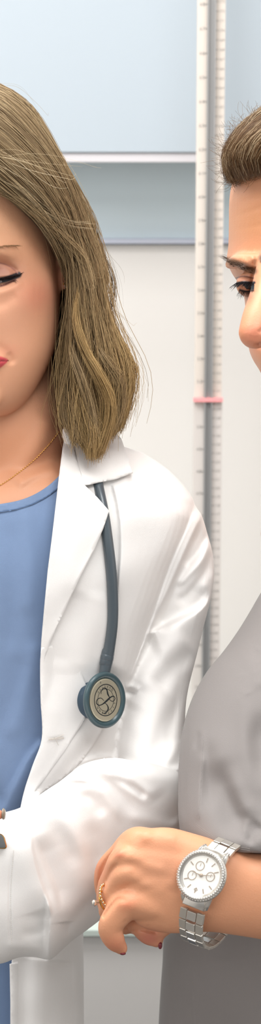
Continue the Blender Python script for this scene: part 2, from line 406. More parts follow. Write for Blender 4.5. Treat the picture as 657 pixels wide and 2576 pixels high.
pA = thing('person', 'person with light brown hair, white lab coat over a blue top, head bowed', 'person', (wA[0], wA[1], 0))
# ---- body
b = MB()
hx = lambda y: -40-(1050-y)*.2 if y > 300 else -190
HA = [(170, -230, -90, -60, 80), (215, -330, 10, -190, 220), (300, -400, 85, -300, 330), (400, -425, 125, -345, 370), (500, -418, 150, -365, 370), (600, -405, 158, -362, 360), (690, -388, 160, -352, 320), (780, -352, 152, -352, 260), (840, -322, 147, -350, 220), (885, -285, 137, -345, 180), (930, -245, 117, -338, 140), (970, -205, 95, -328, 100), (1003, -170, 72, -312, 60), (1030, -130, 44, -290, 20), (1046, -95, 12, -265, -40)]
b.add(*rows(HA, 70, 72, .92))
b.add(*tube([(-50, 835, 70), (-40, 1000, 30), (-30, 1110, 10), (-45, 1230, 20)], [186, 192, 205, 240], [150, 165, 175, 180], 30, 48))
b.add(*rows([(1150, -300, 190, -120, 190), (1190, -470, 340, -170, 230), (1240, -560, 440, -215, 250), (1300, -560, 430, -240, 240), (1450, -480, 360, -270, 250), (1650, -430, 310, -260, 220), (1900, -370, 240, -220, 200), (2150, -350, 170, -195, 200), (2400, -380, 150, -200, 220), (2680, -390, 150, -200, 230)], 60, 64, .85))
# arms (inside the sleeves) and hands
b.add(*tube([(405, 1345, 30), (405, 1600, 10), (385, 1900, -70)], [66, 46, 46], None, 20, 24))
b.add(*tube([(395, 1930, -110), (200, 2150, -390), (-120, 2230, -520), (-260, 2240, -560)], [62, 60, 52, 45], [60, 60, 45, 35], 24, 24))
b.add(*tube([(-530, 1320, 10), (-560, 1600, 0), (-540, 1900, -60)], [80, 70, 60], None, 20, 24))
b.add(*tube([(-540, 1930, -80), (-420, 2080, -380), (-260, 2085, -600)], [62, 58, 45], [60, 55, 38], 24, 24))
def hand_left_like(cx, cy, cz, dx, flip=1):
    b.add(*tube([(cx, cy, cz), (cx+dx*150, cy+10, cz-30)], [62, 72], [34, 30], 12, 24))
    for k, (o, l) in enumerate(((-54, 130), (-18, 155), (20, 148), (54, 115))):
        b.add(*tube([(cx+dx*150, cy+o, cz-30), (cx+dx*(150+l*.5), cy+o*1.1, cz-45), (cx+dx*(150+l*.85), cy+o*1.1, cz-10), (cx+dx*(150+l*.95), cy+o*1.1, cz+30)], [17, 16, 14, 11], None, 14, 14))
    b.add(*tube([(cx+dx*30, cy-50*flip, cz-20), (cx+dx*100, cy-105*flip, cz-60), (cx+dx*150, cy-125*flip, cz-75)], [24, 20, 15], None, 12, 14))
hand_left_like(-270, 2240, -570, -.85)
# right hand with the thumb reaching into the picture
b.add(*tube([(-260, 2085, -600), (-150, 2110, -650)], [62, 70], [36, 34], 12, 24))
for o, l in ((-50, 120), (-15, 150), (22, 145), (56, 110)):
    b.add(*tube([(-150, 2115+o, -650), (-150+l*.45, 2125+o, -640), (-150+l*.72, 2130+o, -600), (-150+l*.6, 2130+o, -560)], [17, 16, 14, 11], None, 14, 14))
b.add(*tube([(-210, 2060, -650), (-110, 2035, -680), (-45, 2038, -690), (-2, 2050, -690)], [26, 22, 20, 15], None, 18, 18))
# ear, nose, lips, chin masses
b.add(*tube([(150, 655, -110), (172, 650, -70), (182, 680, -50), (174, 712, -75), (163, 722, -95)], [14, 12, 11, 11, 9], [16, 14, 14, 12, 10], 20, 14))
b.add(*ball((158, 690, -90), (18, 34, 22)))
b.add(*tube([(-118, 660, -375), (-112, 760, -405), (-100, 822, -430)], [20, 24, 30], None, 14, 18)); b.add(*ball((-72, 828, -385), (24, 20, 28))); b.add(*ball((-134, 824, -385), (24, 20, 28)))
b.add(*tube([(-118, 905, -350), (-75, 893, -368), (-30, 898, -360), (18, 907, -318)], [8, 13, 12, 3], None, 20, 14))
b.add(*tube([(-112, 915, -345), (-72, 930, -362), (-30, 925, -352), (14, 910, -318)], [8, 17, 15, 3], None, 20, 14))
b.add(*ball((-45, 1000, -295), (52, 40, 45)))
meA = baked(b, .0017, 9)
refine(meA, lambda P: (P[:, 0] > -140) & (P[:, 0] < 190) & (P[:, 1] > 560) & (P[:, 1] < 1070) & (P[:, 2] < 20))
relax(meA, 2)
refine(meA, lambda P: (P[:, 0] > -80) & (P[:, 0] < 60) & (P[:, 1] > 640) & (P[:, 1] < 760) & (P[:, 2] < -150))
relax(meA, 1)
sculpt(meA, strokes=[
    ([(-80, 640), (-10, 632), (60, 655)], 14, 26, 16, (.3, .4)),
    ([(-70, 664), (0, 660), (30, 674), (50, 692)], -7, 7, 7),
    ([(-75, 695), (-20, 694), (20, 692), (46, 692)], 9, 20, 7, (.2, .2)),
    ([(-75, 712), (-20, 712), (20, 708), (44, 698)], -7, 8, 6, (.2, .2)),
    ([(-70, 735), (-10, 737), (30, 725), (60, 705)], 4, 8, 10),
    ([(-70, 760), (0, 765), (50, 740)], -4, 14, 14),
    ([(18, 885), (27, 902), (24, 920)], -4, 8, 9, (.3, .3)),
    ([(-40, 860), (10, 880), (38, 920)], -3, 12, 12),
    ([(-110, 909), (-50, 909), (22, 907)], -7, 3.5, 3.5, (.1, .2)),
    ([(-90, 960), (-45, 962), (0, 955)], -9, 14, 14)],
    bumps=[(-15, 680, 62, 34, -24), (80, 745, 60, 50, 16), (105, 660, 30, 60, -8), (60, 850, 60, 60, -6), (0, 800, 60, 40, 4), (-60, 560, 120, 70, 10)])
# neck tendon and collar bone
sculpt(meA, strokes=[([(130, 1040), (90, 1130), (20, 1215)], 12, 22, 28), ([(40, 1225), (90, 1195), (150, 1180)], 8, 14, 10), ([(-110, 1225), (-180, 1205), (-300, 1190)], 8, 12, 14)], bumps=[(-40, 1225, 34, 26, -10)])
def lipmask(P):
    x, y = P[:, 0], P[:, 1]; u = np.clip((x+118)/138, 0, 1); top = 905-14*np.sin(u*math.pi)**.6; bot = 908+34*np.sin(u*math.pi)**.8
    return np.clip((y-top)/4+.5, 0, 1)*np.clip((bot-y)/4+.5, 0, 1)*((u > 0) & (u < 1))
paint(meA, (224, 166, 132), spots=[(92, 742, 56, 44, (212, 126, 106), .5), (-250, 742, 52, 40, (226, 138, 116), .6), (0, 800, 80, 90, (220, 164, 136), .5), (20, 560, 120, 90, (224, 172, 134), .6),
    (-5, 682, 60, 24, (160, 110, 98), .8), (-230, 690, 60, 24, (160, 110, 98), .8), (-40, 1130, 240, 90, (200, 136, 98), .6), (165, 690, 22, 36, (214, 128, 100), .6), (20, 880, 30, 16, (222, 150, 122), .5), (-2, 2045, 26, 26, (232, 140, 110), .8)],  # wide neck spot paints the shade below the chin into the skin
    fields=[(lambda P: (P[:, 1] < 330)*1., (96, 76, 52)), (lipmask, (208, 84, 92)), (line_mask([(-110, 908.5), (-50, 909), (21, 907)], 1.2), (120, 50, 52)),
            (line_mask([(-75, 703), (-20, 707), (10, 704), (32, 697), (47, 691)], 7.5, 0, 1, 4), (34, 36, 44)), (line_mask([(-75, 718), (-20, 722), (10, 717), (38, 704)], 2.5, 0, 1, 4), (110, 66, 60)),
            (line_mask([(-30, 666), (0, 662), (25, 671), (44, 686)], 1.6, 0, 1, 3), (160, 106, 92))])
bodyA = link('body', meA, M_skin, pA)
SA = Surf(meA)
# lower body
lg = MB(); vp, fp_ = rows([(2540, -360, 140, -180, 190), (2700, -375, 150, -185, 200), (2920, -350, 120, -150, 170)], 12, 40, .85); lg.add(W(vp), fp_); legs_world(lg, wA[0]-.035, wA[1]+.02, W([(0, 2700, 0)])[0][2]-.04, .07); lg.build('trousers', M_trouser, pA, 'w'); shoes(pA, wA[0]-.035, wA[1]+.02)
# thumb nail
zt = SA.z(2, 2046, -700)
MB().add(*lathe(frame_tf((11, 2048, zt+10), (.25, 0, 1), (0, 1, 0), (1, .1, -.25)), [(0.1, 3), (12, 1.5), (15, -2), (14, -4), (.1, -4)], 24)).build('thumbnail', mat('nail_taupe', (150, 138, 122), .2), bodyA)
# eye sliver
MB().add(*ball((-18, 712, SA.z(-18, 712, -300)+40), (38, 34, 38), 20, 28)).build('eyeball', mat('eye_grey', (128, 120, 122), .1), bodyA)
# brow + lashes
def hairs(name, N, root, vec, R, col, parent, jit=.2, K=5, bend=0):
    P = []; 
    for i in range(N):
        u = (i+.5)/N; r = np.array(root(u), float); v = np.array(vec(u), float)*(1+jit*random.uniform(-1, 1)); v[:2] += np.array([-v[1], v[0]])*random.uniform(-jit, jit); t = np.linspace(0, 1, K)[:, None]
        P.append(r+v*t+np.array([0, bend, 0])*t*t*np.linalg.norm(v))
    P = np.array(P); Rr = np.linspace(1, .25, K)[None]*R*np.ones((N, 1)); C = np.array([np.array(lin(col))*random.uniform(.7, 1.3) for _ in range(N)])
    return strands(name, P, Rr, C, M_hair, parent)
def zA(x, y, d=0): return (SA.z(x, y, -300) or -300)-d
hairs('eyebrow', 130, lambda u: (x := -95+u*136, (y := 640-22*math.sin(min(u*1.1, 1)*1.5)+random.uniform(-4, 4)*(1-u*.8)), zA(x, y, 1)), lambda u: (17, -2+u*4, 2), .55, (150, 112, 78), bodyA)
hairs('eyelashes', 150, lambda u: (x := -75+u*122, (y := 708-u*u*15+random.uniform(-2, 2)), zA(x, y, 1)), lambda u: (-6+u*20, 12-u*16, -12), .9, (24, 24, 30), bodyA, .25, 5, -.1)
hairs('eyelashes', 46, lambda u: (x := -60+u*100, (y := 720-u*u*16), zA(x, y, 1)), lambda u: (-2+u*9, 6, -6), .5, (50, 36, 34), bodyA, .25)
# ---- blue top
b = MB()
b.add(*rows([(1120, -330, 230, -110, 200), (1170, -470, 350, -180, 230), (1240, -570, 450, -228, 255), (1300, -595, 462, -262, 265), (1450, -505, 385, -292, 275), (1650, -455, 335, -282, 245), (1900, -395, 275, -242, 225), (2150, -375, 190, -222, 225), (2400, -405, 170, -232, 255), (2660, -425, 170, -260, 275)], 60, 72, .85))
meS = baked(b, .0022, 8)
NK = [(-250, 1170), (-190, 1228), (-120, 1262), (-50, 1273), (0, 1268), (60, 1255), (110, 1230), (149, 1196), (200, 1130)]
def cut(me, test):
    V = getv(me); P = WI(V); bm = bmesh.new(); bm.from_mesh(me); bm.verts.ensure_lookup_table(); ok = test(P)
    bmesh.ops.delete(bm, geom=[bm.verts[i] for i in np.where(ok)[0]], context='VERTS'); bm.to_mesh(me); bm.free(); me.update()
sculpt(meS, strokes=[([(108, 1858), (70, 1910), (30, 1985), (-5, 2050)], 16, 40, 5, (.05, .05)), ([(-60, 1850), (-30, 1950), (0, 2040)], -10, 20, 30), ([(60, 1250), (75, 1400), (70, 1560)], 5, 18, 26), ([(20, 1300), (35, 1450), (25, 1650)], -4, 18, 18), ([(95, 1600), (60, 1750), (20, 1870)], 6, 22, 22), ([(60, 1640), (20, 1780), (-30, 1880)], -5, 22, 22)])
SS = Surf(meS)
cut(meS, lambda P: inpoly(P[:, :2], [(-260, 1000)]+[(x, y+7) for x, y in NK]+[(210, 1000)]))
shirt = link('blue_top', meS, M_shirt, pA); sm = shirt.modifiers.new('s', 'SOLIDIFY'); sm.thickness = .0012; sm.offset = -1
crn = cr([(x, y, 0) for x, y in NK], 60)[:, :2]; tn = np.gradient(crn, axis=0); tn /= np.linalg.norm(tn, axis=1)[:, None]; nn = np.stack([-tn[:, 1], tn[:, 0]], 1)
drape(SS, np.vstack([crn, (crn+nn*22)[::-1]]), lambda x, y: 5, 'neckband', M_shirt, shirt, 5, 7, 4)
st_ = []
for k in range(4, 230):
    t = k/234*59; i = int(t); f = t-i; p = crn[i]*(1-f)+crn[i+1]*f; d = tn[i]; q = p+nn[i]*19
    z = SS.z(q[0], q[1]+4, -240)-7.5; st_.append([(q[0]-d[0]*1.4, q[1]-d[1]*1.4, z), (q[0], q[1], z-.6), (q[0]+d[0]*1.4, q[1]+d[1]*1.4, z)])
strands('stitching', np.array(st_), np.full((len(st_), 3), .55), np.tile(lin((78, 112, 160)), (len(st_), 1)), mat('thread_blue', (78, 112, 160), .9, attr=True), shirt)
# ---- white coat
b = MB()
b.add(*rows([(1092, -250, 180, -115, 190), (1110, -300, 262, -130, 200), (1132, -400, 345, -160, 215), (1172, -520, 412, -205, 240), (1220, -600, 462, -250, 260), (1265, -625, 490, -280, 268), (1320, -600, 490, -300, 275), (1450, -560, 440, -330, 290), (1600, -520, 385, -325, 280), (1750, -500, 345, -310, 270), (1900, -480, 315, -290, 260), (2100, -440, 265, -275, 250), (2300, -420, 214, -272, 250), (2450, -420, 211, -285, 260), (2700, -440, 213, -310, 280)], 70, 84, .85))
b.add(*tube([(418, 1338, 0), (436, 1440, 0), (421, 1600, -20), (385, 1760, -60), (385, 1900, -110), (410, 2000, -170)], [100, 104, 84, 84, 90, 105], [100, 104, 96, 100, 115, 125], 34, 36))
b.add(*cols([(-200, 2095, 2405, -690, -470), (-60, 2062, 2420, -690, -440), (0, 2046, 2425, -682, -425), (50, 2032, 2408, -668, -405), (90, 2006, 2408, -648, -375), (125, 1982, 2415, -628, -350), (150, 1966, 2396, -612, -330), (180, 1942, 2368, -592, -305), (205, 1924, 2350, -575, -285), (240, 1912, 2324, -548, -260), (290, 1906, 2284, -505, -225), (340, 1914, 2250, -460, -185), (400, 1924, 2200, -400, -120), (450, 1934, 2150, -345, -70), (480, 1960, 2100, -290, -60)], 110, 70, .8))
b.add(*tube([(-540, 1338, 0), (-560, 1440, 0), (-555, 1600, -20), (-540, 1900, -90), (-560, 2000, -130)], [100, 104, 100, 100, 110], None, 30, 30))
b.add(*tube([(-560, 2010, -140), (-440, 2075, -350), (-330, 2085, -500)], [110, 105, 95], [105, 95, 85], 24, 30))
meC = baked(b, .0017, 7)
OPEN = [(178, 1060), (164, 1150), (155, 1250), (145, 1330), (133, 1430), (122, 1540), (116, 1650), (117, 1760), (117, 1860), (96, 1925), (72, 1990), (62, 2035), (42, 2200), (30, 2330), (28, 2760), (-150, 2760), (-180, 2035), (-215, 1860), (-210, 1500), (-250, 1200), (-270, 1060)]
CS = [ # chest panel edge over the sleeve
    ([(512, 1282), (480, 1350), (440, 1440), (400, 1530), (368, 1600), (332, 1690), (312, 1732)], 25, 6, 75, (.08, .1)),
    ([(524, 1300), (494, 1362), (455, 1455), (418, 1540), (386, 1610), (350, 1700)], -20, 28, 10, (.15, .25)),
    ([(530, 1330), (500, 1385), (462, 1425)], -12, 9, 9), ([(541, 1380), (520, 1432), (478, 1490), (440, 1520)], -16, 16, 12),
    ([(532, 1350), (510, 1405), (470, 1450), (445, 1478)], 12, 9, 9),
    ([(537, 1430), (541, 1470), (528, 1512), (500, 1540), (456, 1562), (400, 1586), (366, 1600)], 30, 50, 7, (.1, .1)),
    ([(520, 1470), (500, 1510), (450, 1545), (392, 1580)], -24, 14, 26, (.2, .15)),
    ([(495, 1640), (440, 1680), (395, 1735)], -12, 26, 26), ([(500, 1690), (440, 1790), (400, 1880), (372, 1925)], -22, 24, 30), ([(480, 1600), (400, 1660), (350, 1740)], 10, 26, 26),
    ([(455, 1860), (430, 1900), (405, 1935)], 10, 16, 14),
    ([(312, 1738), (328, 1740), (346, 1748)], -12, 6, 8, (.1, .4)), ([(312, 1728), (335, 1728), (352, 1738)], 8, 9, 7),
    # placket fold beside the tube
    ([(283, 1212), (297, 1270), (305, 1335), (305, 1400), (300, 1480), (297, 1560)], 13, 70, 5, (.05, .4)),
    ([(276, 1212), (290, 1270), (297, 1335), (298, 1400), (293, 1480)], -8, 5, 14, (.05, .4)),
    ([(325, 1196), (332, 1215), (336, 1230)], -8, 8, 8),
    ([(200, 1480), (165, 1580), (140, 1680)], -6, 30, 30), ([(250, 1480), (225, 1600), (200, 1700)], 6, 30, 30),
    ([(150, 1760), (120, 1850), (85, 1960)], 5, 20, 20),
    ([(330, 1760), (290, 1840), (235, 1900)], -10, 30, 30), ([(300, 1800), (380, 1850), (430, 1860)], 6, 26, 26),
    # forearm sleeve
    ([(190, 1925), (235, 1910), (290, 1908), (340, 1925), (395, 1936), (460, 1937)], 15, 9, 36, (.15, .05)),
    ([(215, 1945), (262, 1940), (300, 1962), (340, 1995), (372, 2018), (386, 2026)], 11, 12, 12, (.35, .3)), ([(300, 1940), (345, 1968), (378, 1996), (392, 2016)], 8, 12, 11, (.35, .3)),
    ([(275, 1948), (320, 1975), (352, 1996), (372, 2010)], -12, 9, 9, (.35, .2)), ([(225, 1960), (275, 1975), (320, 2020), (345, 2060)], -6, 12, 14, (.3, .3)), ([(385, 1985), (420, 2030), (450, 2070)], -7, 22, 22, (.3, .2)),
    ([(150, 1945), (200, 1936), (250, 1944)], 8, 7, 7, (.3, .4)), ([(140, 1956), (195, 1950), (245, 1958)], -9, 6, 6, (.3, .4)), ([(140, 1966), (195, 1960), (245, 1966)], 7, 7, 7, (.3, .4)), ([(115, 1978), (175, 1971), (225, 1976)], -10, 6, 7, (.3, .4)),
    ([(220, 1968), (255, 1985), (280, 2020), (298, 2052), (308, 2076)], 9, 15, 14, (.35, .35)), ([(190, 1990), (235, 2015), (262, 2060)], -8, 15, 15, (.35, .3)),
    ([(105, 2002), (145, 2035), (190, 2095), (220, 2156), (236, 2196)], 11, 28, 22, (.4, .35)), ([(215, 2060), (245, 2120), (255, 2190)], -9, 22, 22, (.35, .3)), ([(110, 2060), (160, 2120), (195, 2190)], -7, 22, 22, (.35, .3)),
    ([(72, 2085), (80, 2140), (96, 2205), (124, 2284), (128, 2310)], 16, 5, 46, (.2, .15)), ([(90, 2100), (118, 2165), (150, 2240), (160, 2300)], -20, 46, 12, (.25, .3)),
    ([(112, 2235), (124, 2290), (124, 2340), (122, 2420)], 20, 42, 4.5, (.4, .02)), ([(100, 2230), (110, 2290), (108, 2350), (104, 2415)], -13, 8, 40, (.5, .05)),
    ([(31, 2140), (25, 2240), (27, 2380)], -4, 3.5, 3.5), ([(40, 2350), (90, 2348), (125, 2325)], -6, 16, 14, (.4, .2)), ([(240, 2250), (195, 2310), (150, 2370)], -9, 24, 16, (.3, .3)), ([(0, 2380), (60, 2385), (118, 2395)], 5, 14, 12, (.3, .2)),
    ([(300, 2050), (360, 2062), (420, 2078), (460, 2080)], 7, 18, 16, (.4, .1)),
    # skirt
    ([(170, 2320), (178, 2420), (186, 2580)], -12, 10, 24, (0, 0)), ([(110, 2400), (104, 2500), (100, 2600)], 10, 30, 40, (.1, 0)), ([(60, 2400), (60, 2600)], -8, 20, 20, (.1, 0))]
def wobble(P, fr):
    x, y = P[:, 0], P[:, 1]; P[:, 2] -= fr*(2.2*np.sin(x*.021+y*.013)+1.6*np.sin(x*.043-y*.027+1)+1.2*np.sin(y*.05+x*.017)); return P
refine(meC, lambda P: (P[:, 0] > -30) & (P[:, 0] < 560) & (P[:, 1] > 1080) & (P[:, 1] < 2600) & ((P[:, 2] < -40) | (P[:, 0] > 420)))
relax(meC, 2); sculpt(meC, CS, warp=wobble); relax(meC, 1)
SCO = Surf(meC)
cut(meC, lambda P: inpoly(P[:, :2], OPEN) & (P[:, 2] > -352) & (P[:, 2] < -60) | (P[:, 1] > 2660))
coat = link('lab_coat', meC, M_coat, pA); sm = coat.modifiers.new('s', 'SOLIDIFY'); sm.thickness = .0014; sm.offset = -1
def segd(x, y, a, b):
    ax, ay = a; bx, by = b; t = max(0, min(1, ((x-ax)*(bx-ax)+(y-ay)*(by-ay))/((bx-ax)**2+(by-ay)**2))); return math.hypot(x-ax-t*(bx-ax), y-ay-t*(by-ay))
sm01 = lambda t: (lambda c: c*c*(3-2*c))(max(0., min(1., t)))
fp = cr([(104, 1630, 0), (101, 1665, 0), (102, 1760, 0), (105, 1858, 0), (82, 1925, 0), (62, 1985, 0), (50, 2037, 0)], 30)[:, :2].tolist()+[(88, 1990), (122, 1946), (165, 1885), (212, 1812), (226, 1750), (190, 1650), (150, 1620)]
roll = [(258, 1836), (232, 1880), (205, 1916), (176, 1944), (150, 1965), (110, 1990), (75, 2020), (50, 2037), (60, 1995), (110, 1930), (150, 1880), (196, 1808), (240, 1790)]
ZF = lambda XY, Z: np.maximum(Z, -330)
drape(SCO, roll, lambda x, y: 3+9*math.exp(-(segd(x, y, (232, 1815), (110, 1962))/22)**2)*sm01((y-1800)/50), 'coat_facing', M_coat, coat, 5, 9, 3)
drape(SCO, fp, lambda x, y: -3+17*sm01(max((y-1660)/140, (145-x)/40)), 'front_panel', M_coat, coat, 5, 9, 4)
lap = [(163, 1092), (157, 1130), (148, 1200), (141, 1262), (132, 1340), (120, 1435), (110, 1540), (104, 1610), (101, 1668), (106, 1690), (114, 1650), (128, 1612), (146, 1572), (170, 1520), (200, 1455), (234, 1390), (260, 1330), (275, 1285), (246, 1252), (214, 1221), (196, 1165), (178, 1100)]
drape(SCO, lap, lambda x, y: 11+10*sm01(segd(x, y, (150, 1200), (106, 1640))/60)*sm01((1640-y)/80), 'lapel', M_coat, coat, 6, 9, 4)
clr = [(166, 1088), (230, 1080), (290, 1085), (306, 1105), (322, 1150), (335, 1190), (288, 1207), (250, 1214), (211, 1223), (194, 1175), (176, 1120)]
drape(SCO, clr, lambda x, y: 19+8*sm01((y-1100)/100), 'collar', M_coat, coat, 7, 9, 5)
MB().add(*tube([(168, 1100, -120), (225, 1085, -20), (215, 1075, 120), (0, 1060, 185), (-260, 1080, 110), (-260, 1100, -20), (-235, 1110, -120)], 26, 10, 40, 16)).build('collar_stand', M_coat, coat)
drape(SCO, [(24, 2425), (26, 2520), (26, 2640), (100, 2640), (100, 2424), (60, 2414)], lambda x, y: 3-14*sm01((x-34)/40), 'front_edge', M_coat, coat, 5, 9, 4)
# left lapel, mirrored to the far side of the opening
mir = [(-110-x, y) for x, y in lap][::-1]; drape(SCO, mir, lambda x, y: 14, 'lapel', M_coat, coat, 6, 12, 4)
# buttonhole and sleeve seam stitches
bh = []
for k in range(26):
    x = 122+k*1.5; y = 1860-(k*1.5)*.09; z = SCO.z(x, y, -300)-19; bh.append([(x, y-2.6, z), (x+.6, y, z-1), (x+.9, y+2.6, z)])
for q in ([(136, 1855), (142, 1866), (147, 1875)], [(128, 1862), (150, 1853), (160, 1848)]): bh.append([(x, y, SCO.z(x, y, -300)-20) for x, y in q])
strands('buttonhole', np.array(bh), np.full((len(bh), 3), .8), np.tile(lin((212, 204, 196)), (len(bh), 1)), mat('thread_white', (230, 226, 220), .9, attr=True), coat)
sq = []
for k in range(46):
    t = k/46; p = cr([(32, 2140, 0), (25, 2240, 0), (27, 2380, 0)], 47)[k]; x, y = p[0]+2, p[1]; z = SCO.z(x, y, -600)-1; sq.append([(x, y-1.7, z), (x+.3, y, z-.7), (x, y+1.7, z)])
strands('seam_stitching', np.array(sq), np.full((len(sq), 3), .6), np.tile(lin((228, 222, 216)), (len(sq), 1)), bpy.data.materials['thread_white'], coat)
# ---- hair
GA = [[(-165, 300, -372), (-90, 400, -388), (10, 488, -366), (78, 545, -316), (124, 600, -258), (152, 648, -195), (176, 700, -110), (181, 745, -85), (168, 812, -95), (154, 880, -110), (152, 960, -120), (158, 1040, -150), (190, 1112, -205)],
      [(-160, 260, -335), (-60, 350, -372), (45, 440, -356), (110, 515, -300), (150, 580, -240), (176, 660, -190), (192, 760, -190), (196, 870, -200), (195, 970, -205), (205, 1060, -215), (232, 1152, -235)],
      [(-155, 220, -270), (-30, 300, -330), (75, 395, -300), (140, 480, -250), (180, 560, -195), (210, 650, -165), (226, 750, -170), (240, 860, -185), (250, 970, -200), (248, 1070, -205), (240, 1158, -225)],
      [(-152, 192, -190), (-10, 245, -230), (95, 350, -200), (160, 450, -165), (205, 560, -120), (236, 640, -110), (250, 730, -115), (272, 830, -135), (296, 925, -150), (288, 1020, -160), (266, 1105, -175)],
      [(-150, 176, -90), (0, 219, -90), (76, 272, -70), (130, 362, -60), (175, 445, -50), (222, 545, -40), (240, 625, -50), (254, 720, -60), (266, 800, -75), (310, 880, -90), (332, 945, -95), (320, 1015, -100), (296, 1085, -110)],
      [(-150, 180, 60), (0, 225, 90), (74, 282, 110), (126, 365, 130), (170, 450, 140), (212, 550, 130), (230, 640, 110), (240, 730, 90), (262, 830, 70), (296, 900, 50), (312, 970, 30), (290, 1040, 20), (268, 1092, 10)]]
KH = 26; GAc = np.array([cr(g, KH) for g in GA])
def hair_sheet(G, N, zj, R, ulo=0, uhi=None, clumps=70, seed=1, amp=9, cols=((112, 90, 64), (150, 124, 86)), tipcol=((160, 128, 80), (196, 164, 108)), wild=.02, power=1):
    r = np.random.default_rng(seed); uhi = len(G)-1 if uhi is None else uhi; K = G.shape[1]; t = np.linspace(0, 1, K)
    u = ulo+(uhi-ulo)*r.random(N)**power; cl = (u*clumps/(len(G)-1)+r.normal(0, .25, N)).astype(int)
    ph = np.random.default_rng(seed+5).random((clumps+9, 6)); cp = ph[np.clip(cl, 0, clumps+8)]
    uc = (cl+.5)*(len(G)-1)/clumps; clf = .55*r.random(N)
    P = np.empty((N, K, 3)); 
    for i in range(N):
        uu = u[i]+(uc[i]-u[i])*clf[i]*t**1.5; uu = np.clip(uu, 0, len(G)-1.0001); j = uu.astype(int); f = (uu-j)[:, None]
        base = G[j, np.arange(K)]*(1-f)+G[np.minimum(j+1, len(G)-1), np.arange(K)]*f
        t0 = r.random()*.12 if r.random() < .5 else 0; t1 = 1-abs(r.normal(0, .05)); tt = (t0+(t1-t0)*t)*(K-1); q = np.clip(tt.astype(int), 0, K-2); fr = (tt-q)[:, None]; base = base[q]*(1-fr)+base[q+1]*fr
        a = amp*(t**1.3)
        base[:, 0] += a*(np.sin(6.283*(cp[i, 0]+t*(1.2+cp[i, 1])))*.8+.35*np.sin(6.283*(r.random()+t*2.3)))+r.normal(0, 1.6)
        base[:, 1] += r.normal(0, 3)+a*.3*np.sin(6.283*(cp[i, 2]+t*1.5))
        base[:, 2] += zj[0]+(zj[1]-zj[0])*r.random()+a*1.4*np.sin(6.283*(cp[i, 3]+t*(1.4+cp[i, 4])))-10*t*(cp[i, 5]-.5)
        if r.random() < wild:
            s = r.normal(0, 1, 2); base[:, 0] += s[0]*24*t**2+8*np.sin(5*t+s[1]); base[:, 2] -= 12
        P[i] = base
    Rr = R*(.7+.6*r.random(N))[:, None]*(1-.55*t**6)[None]
    c0, c1 = (np.array(lin(c)) for c in cols); d0, d1 = (np.array(lin(c)) for c in tipcol); m = np.clip(.5*cp[:, 1]+.5*r.random(N)+r.normal(0, .12, N), 0, 1)[:, None, None]; tt = (np.clip((t-.45)/.5, 0, 1)**1.3)[None, :, None]
    C = (c0+(c1-c0)*m)*(1-tt)+(d0+(d1-d0)*m)*tt
    return P, Rr, C
def gap(P, c, r, ang, k=.8):
    co, si = math.cos(ang), math.sin(ang); d = P[..., :2]-np.array(c); u = (d[..., 0]*co+d[..., 1]*si)/r[0]; v = (-d[..., 0]*si+d[..., 1]*co)/r[1]; q = np.sqrt(u*u+v*v)+1e-6
    q2 = np.where(q < 2, k+q*(1-k/2), q); f = q2/q; u = u*1; v = v*f
    P[..., 0] = c[0]+u*r[0]*co-v*r[1]*si; P[..., 1] = c[1]+u*r[0]*si+v*r[1]*co
H1 = hair_sheet(GAc, 7500, (-5, 18), .72, seed=3, clumps=54, amp=17, cols=((104, 84, 60), (160, 136, 102)), tipcol=((140, 112, 74), (196, 166, 116)), wild=.05)
gap(H1[0], (178, 540), (34, 9), math.radians(52)); gap(H1[0], (205, 575), (16, 6), math.radians(55))
gap(H1[0], (262, 1050), (30, 7), math.radians(100))
def lock(pts, N, sp, R, col, seed, tp=.5):
    r = np.random.default_rng(seed); B = cr(pts, KH); P = np.repeat(B[None], N, 0); t = np.linspace(0, 1, KH)[None, :, None]
    for i in range(N):
        q = r.random()*.3+np.linspace(0, 1, KH)*(1-.3*r.random()-.0); q = np.clip(q, 0, 1)*(KH-1); j = np.clip(q.astype(int), 0, KH-2); P[i] = B[j]*(1-(q-j))[:, None]+B[j+1]*(q-j)[:, None]
    P[:, :, 2] += 45*np.clip(1-np.linspace(0, 1, KH)/.22, 0, 1)[None]*r.random((N, 1)); P = P+r.normal(0, sp, (N, 1, 3))*(.5+t*tp*2)+r.normal(0, sp*.6, (N, 1, 3))*np.sin(t*(3+3*r.random((N, 1, 1)))); m = r.random((N, 1, 1))
    C = np.array(lin(col[0]))*(1-m)+np.array(lin(col[1]))*m; return P, R*(.6+.8*r.random((N, 1)))*(1-.6*np.linspace(0, 1, KH)**5)[None], np.repeat(C, KH, 1)
LC = ((128, 104, 74), (186, 160, 120)); LD = ((90, 72, 50), (134, 110, 78)); LG = ((140, 110, 70), (196, 164, 112))
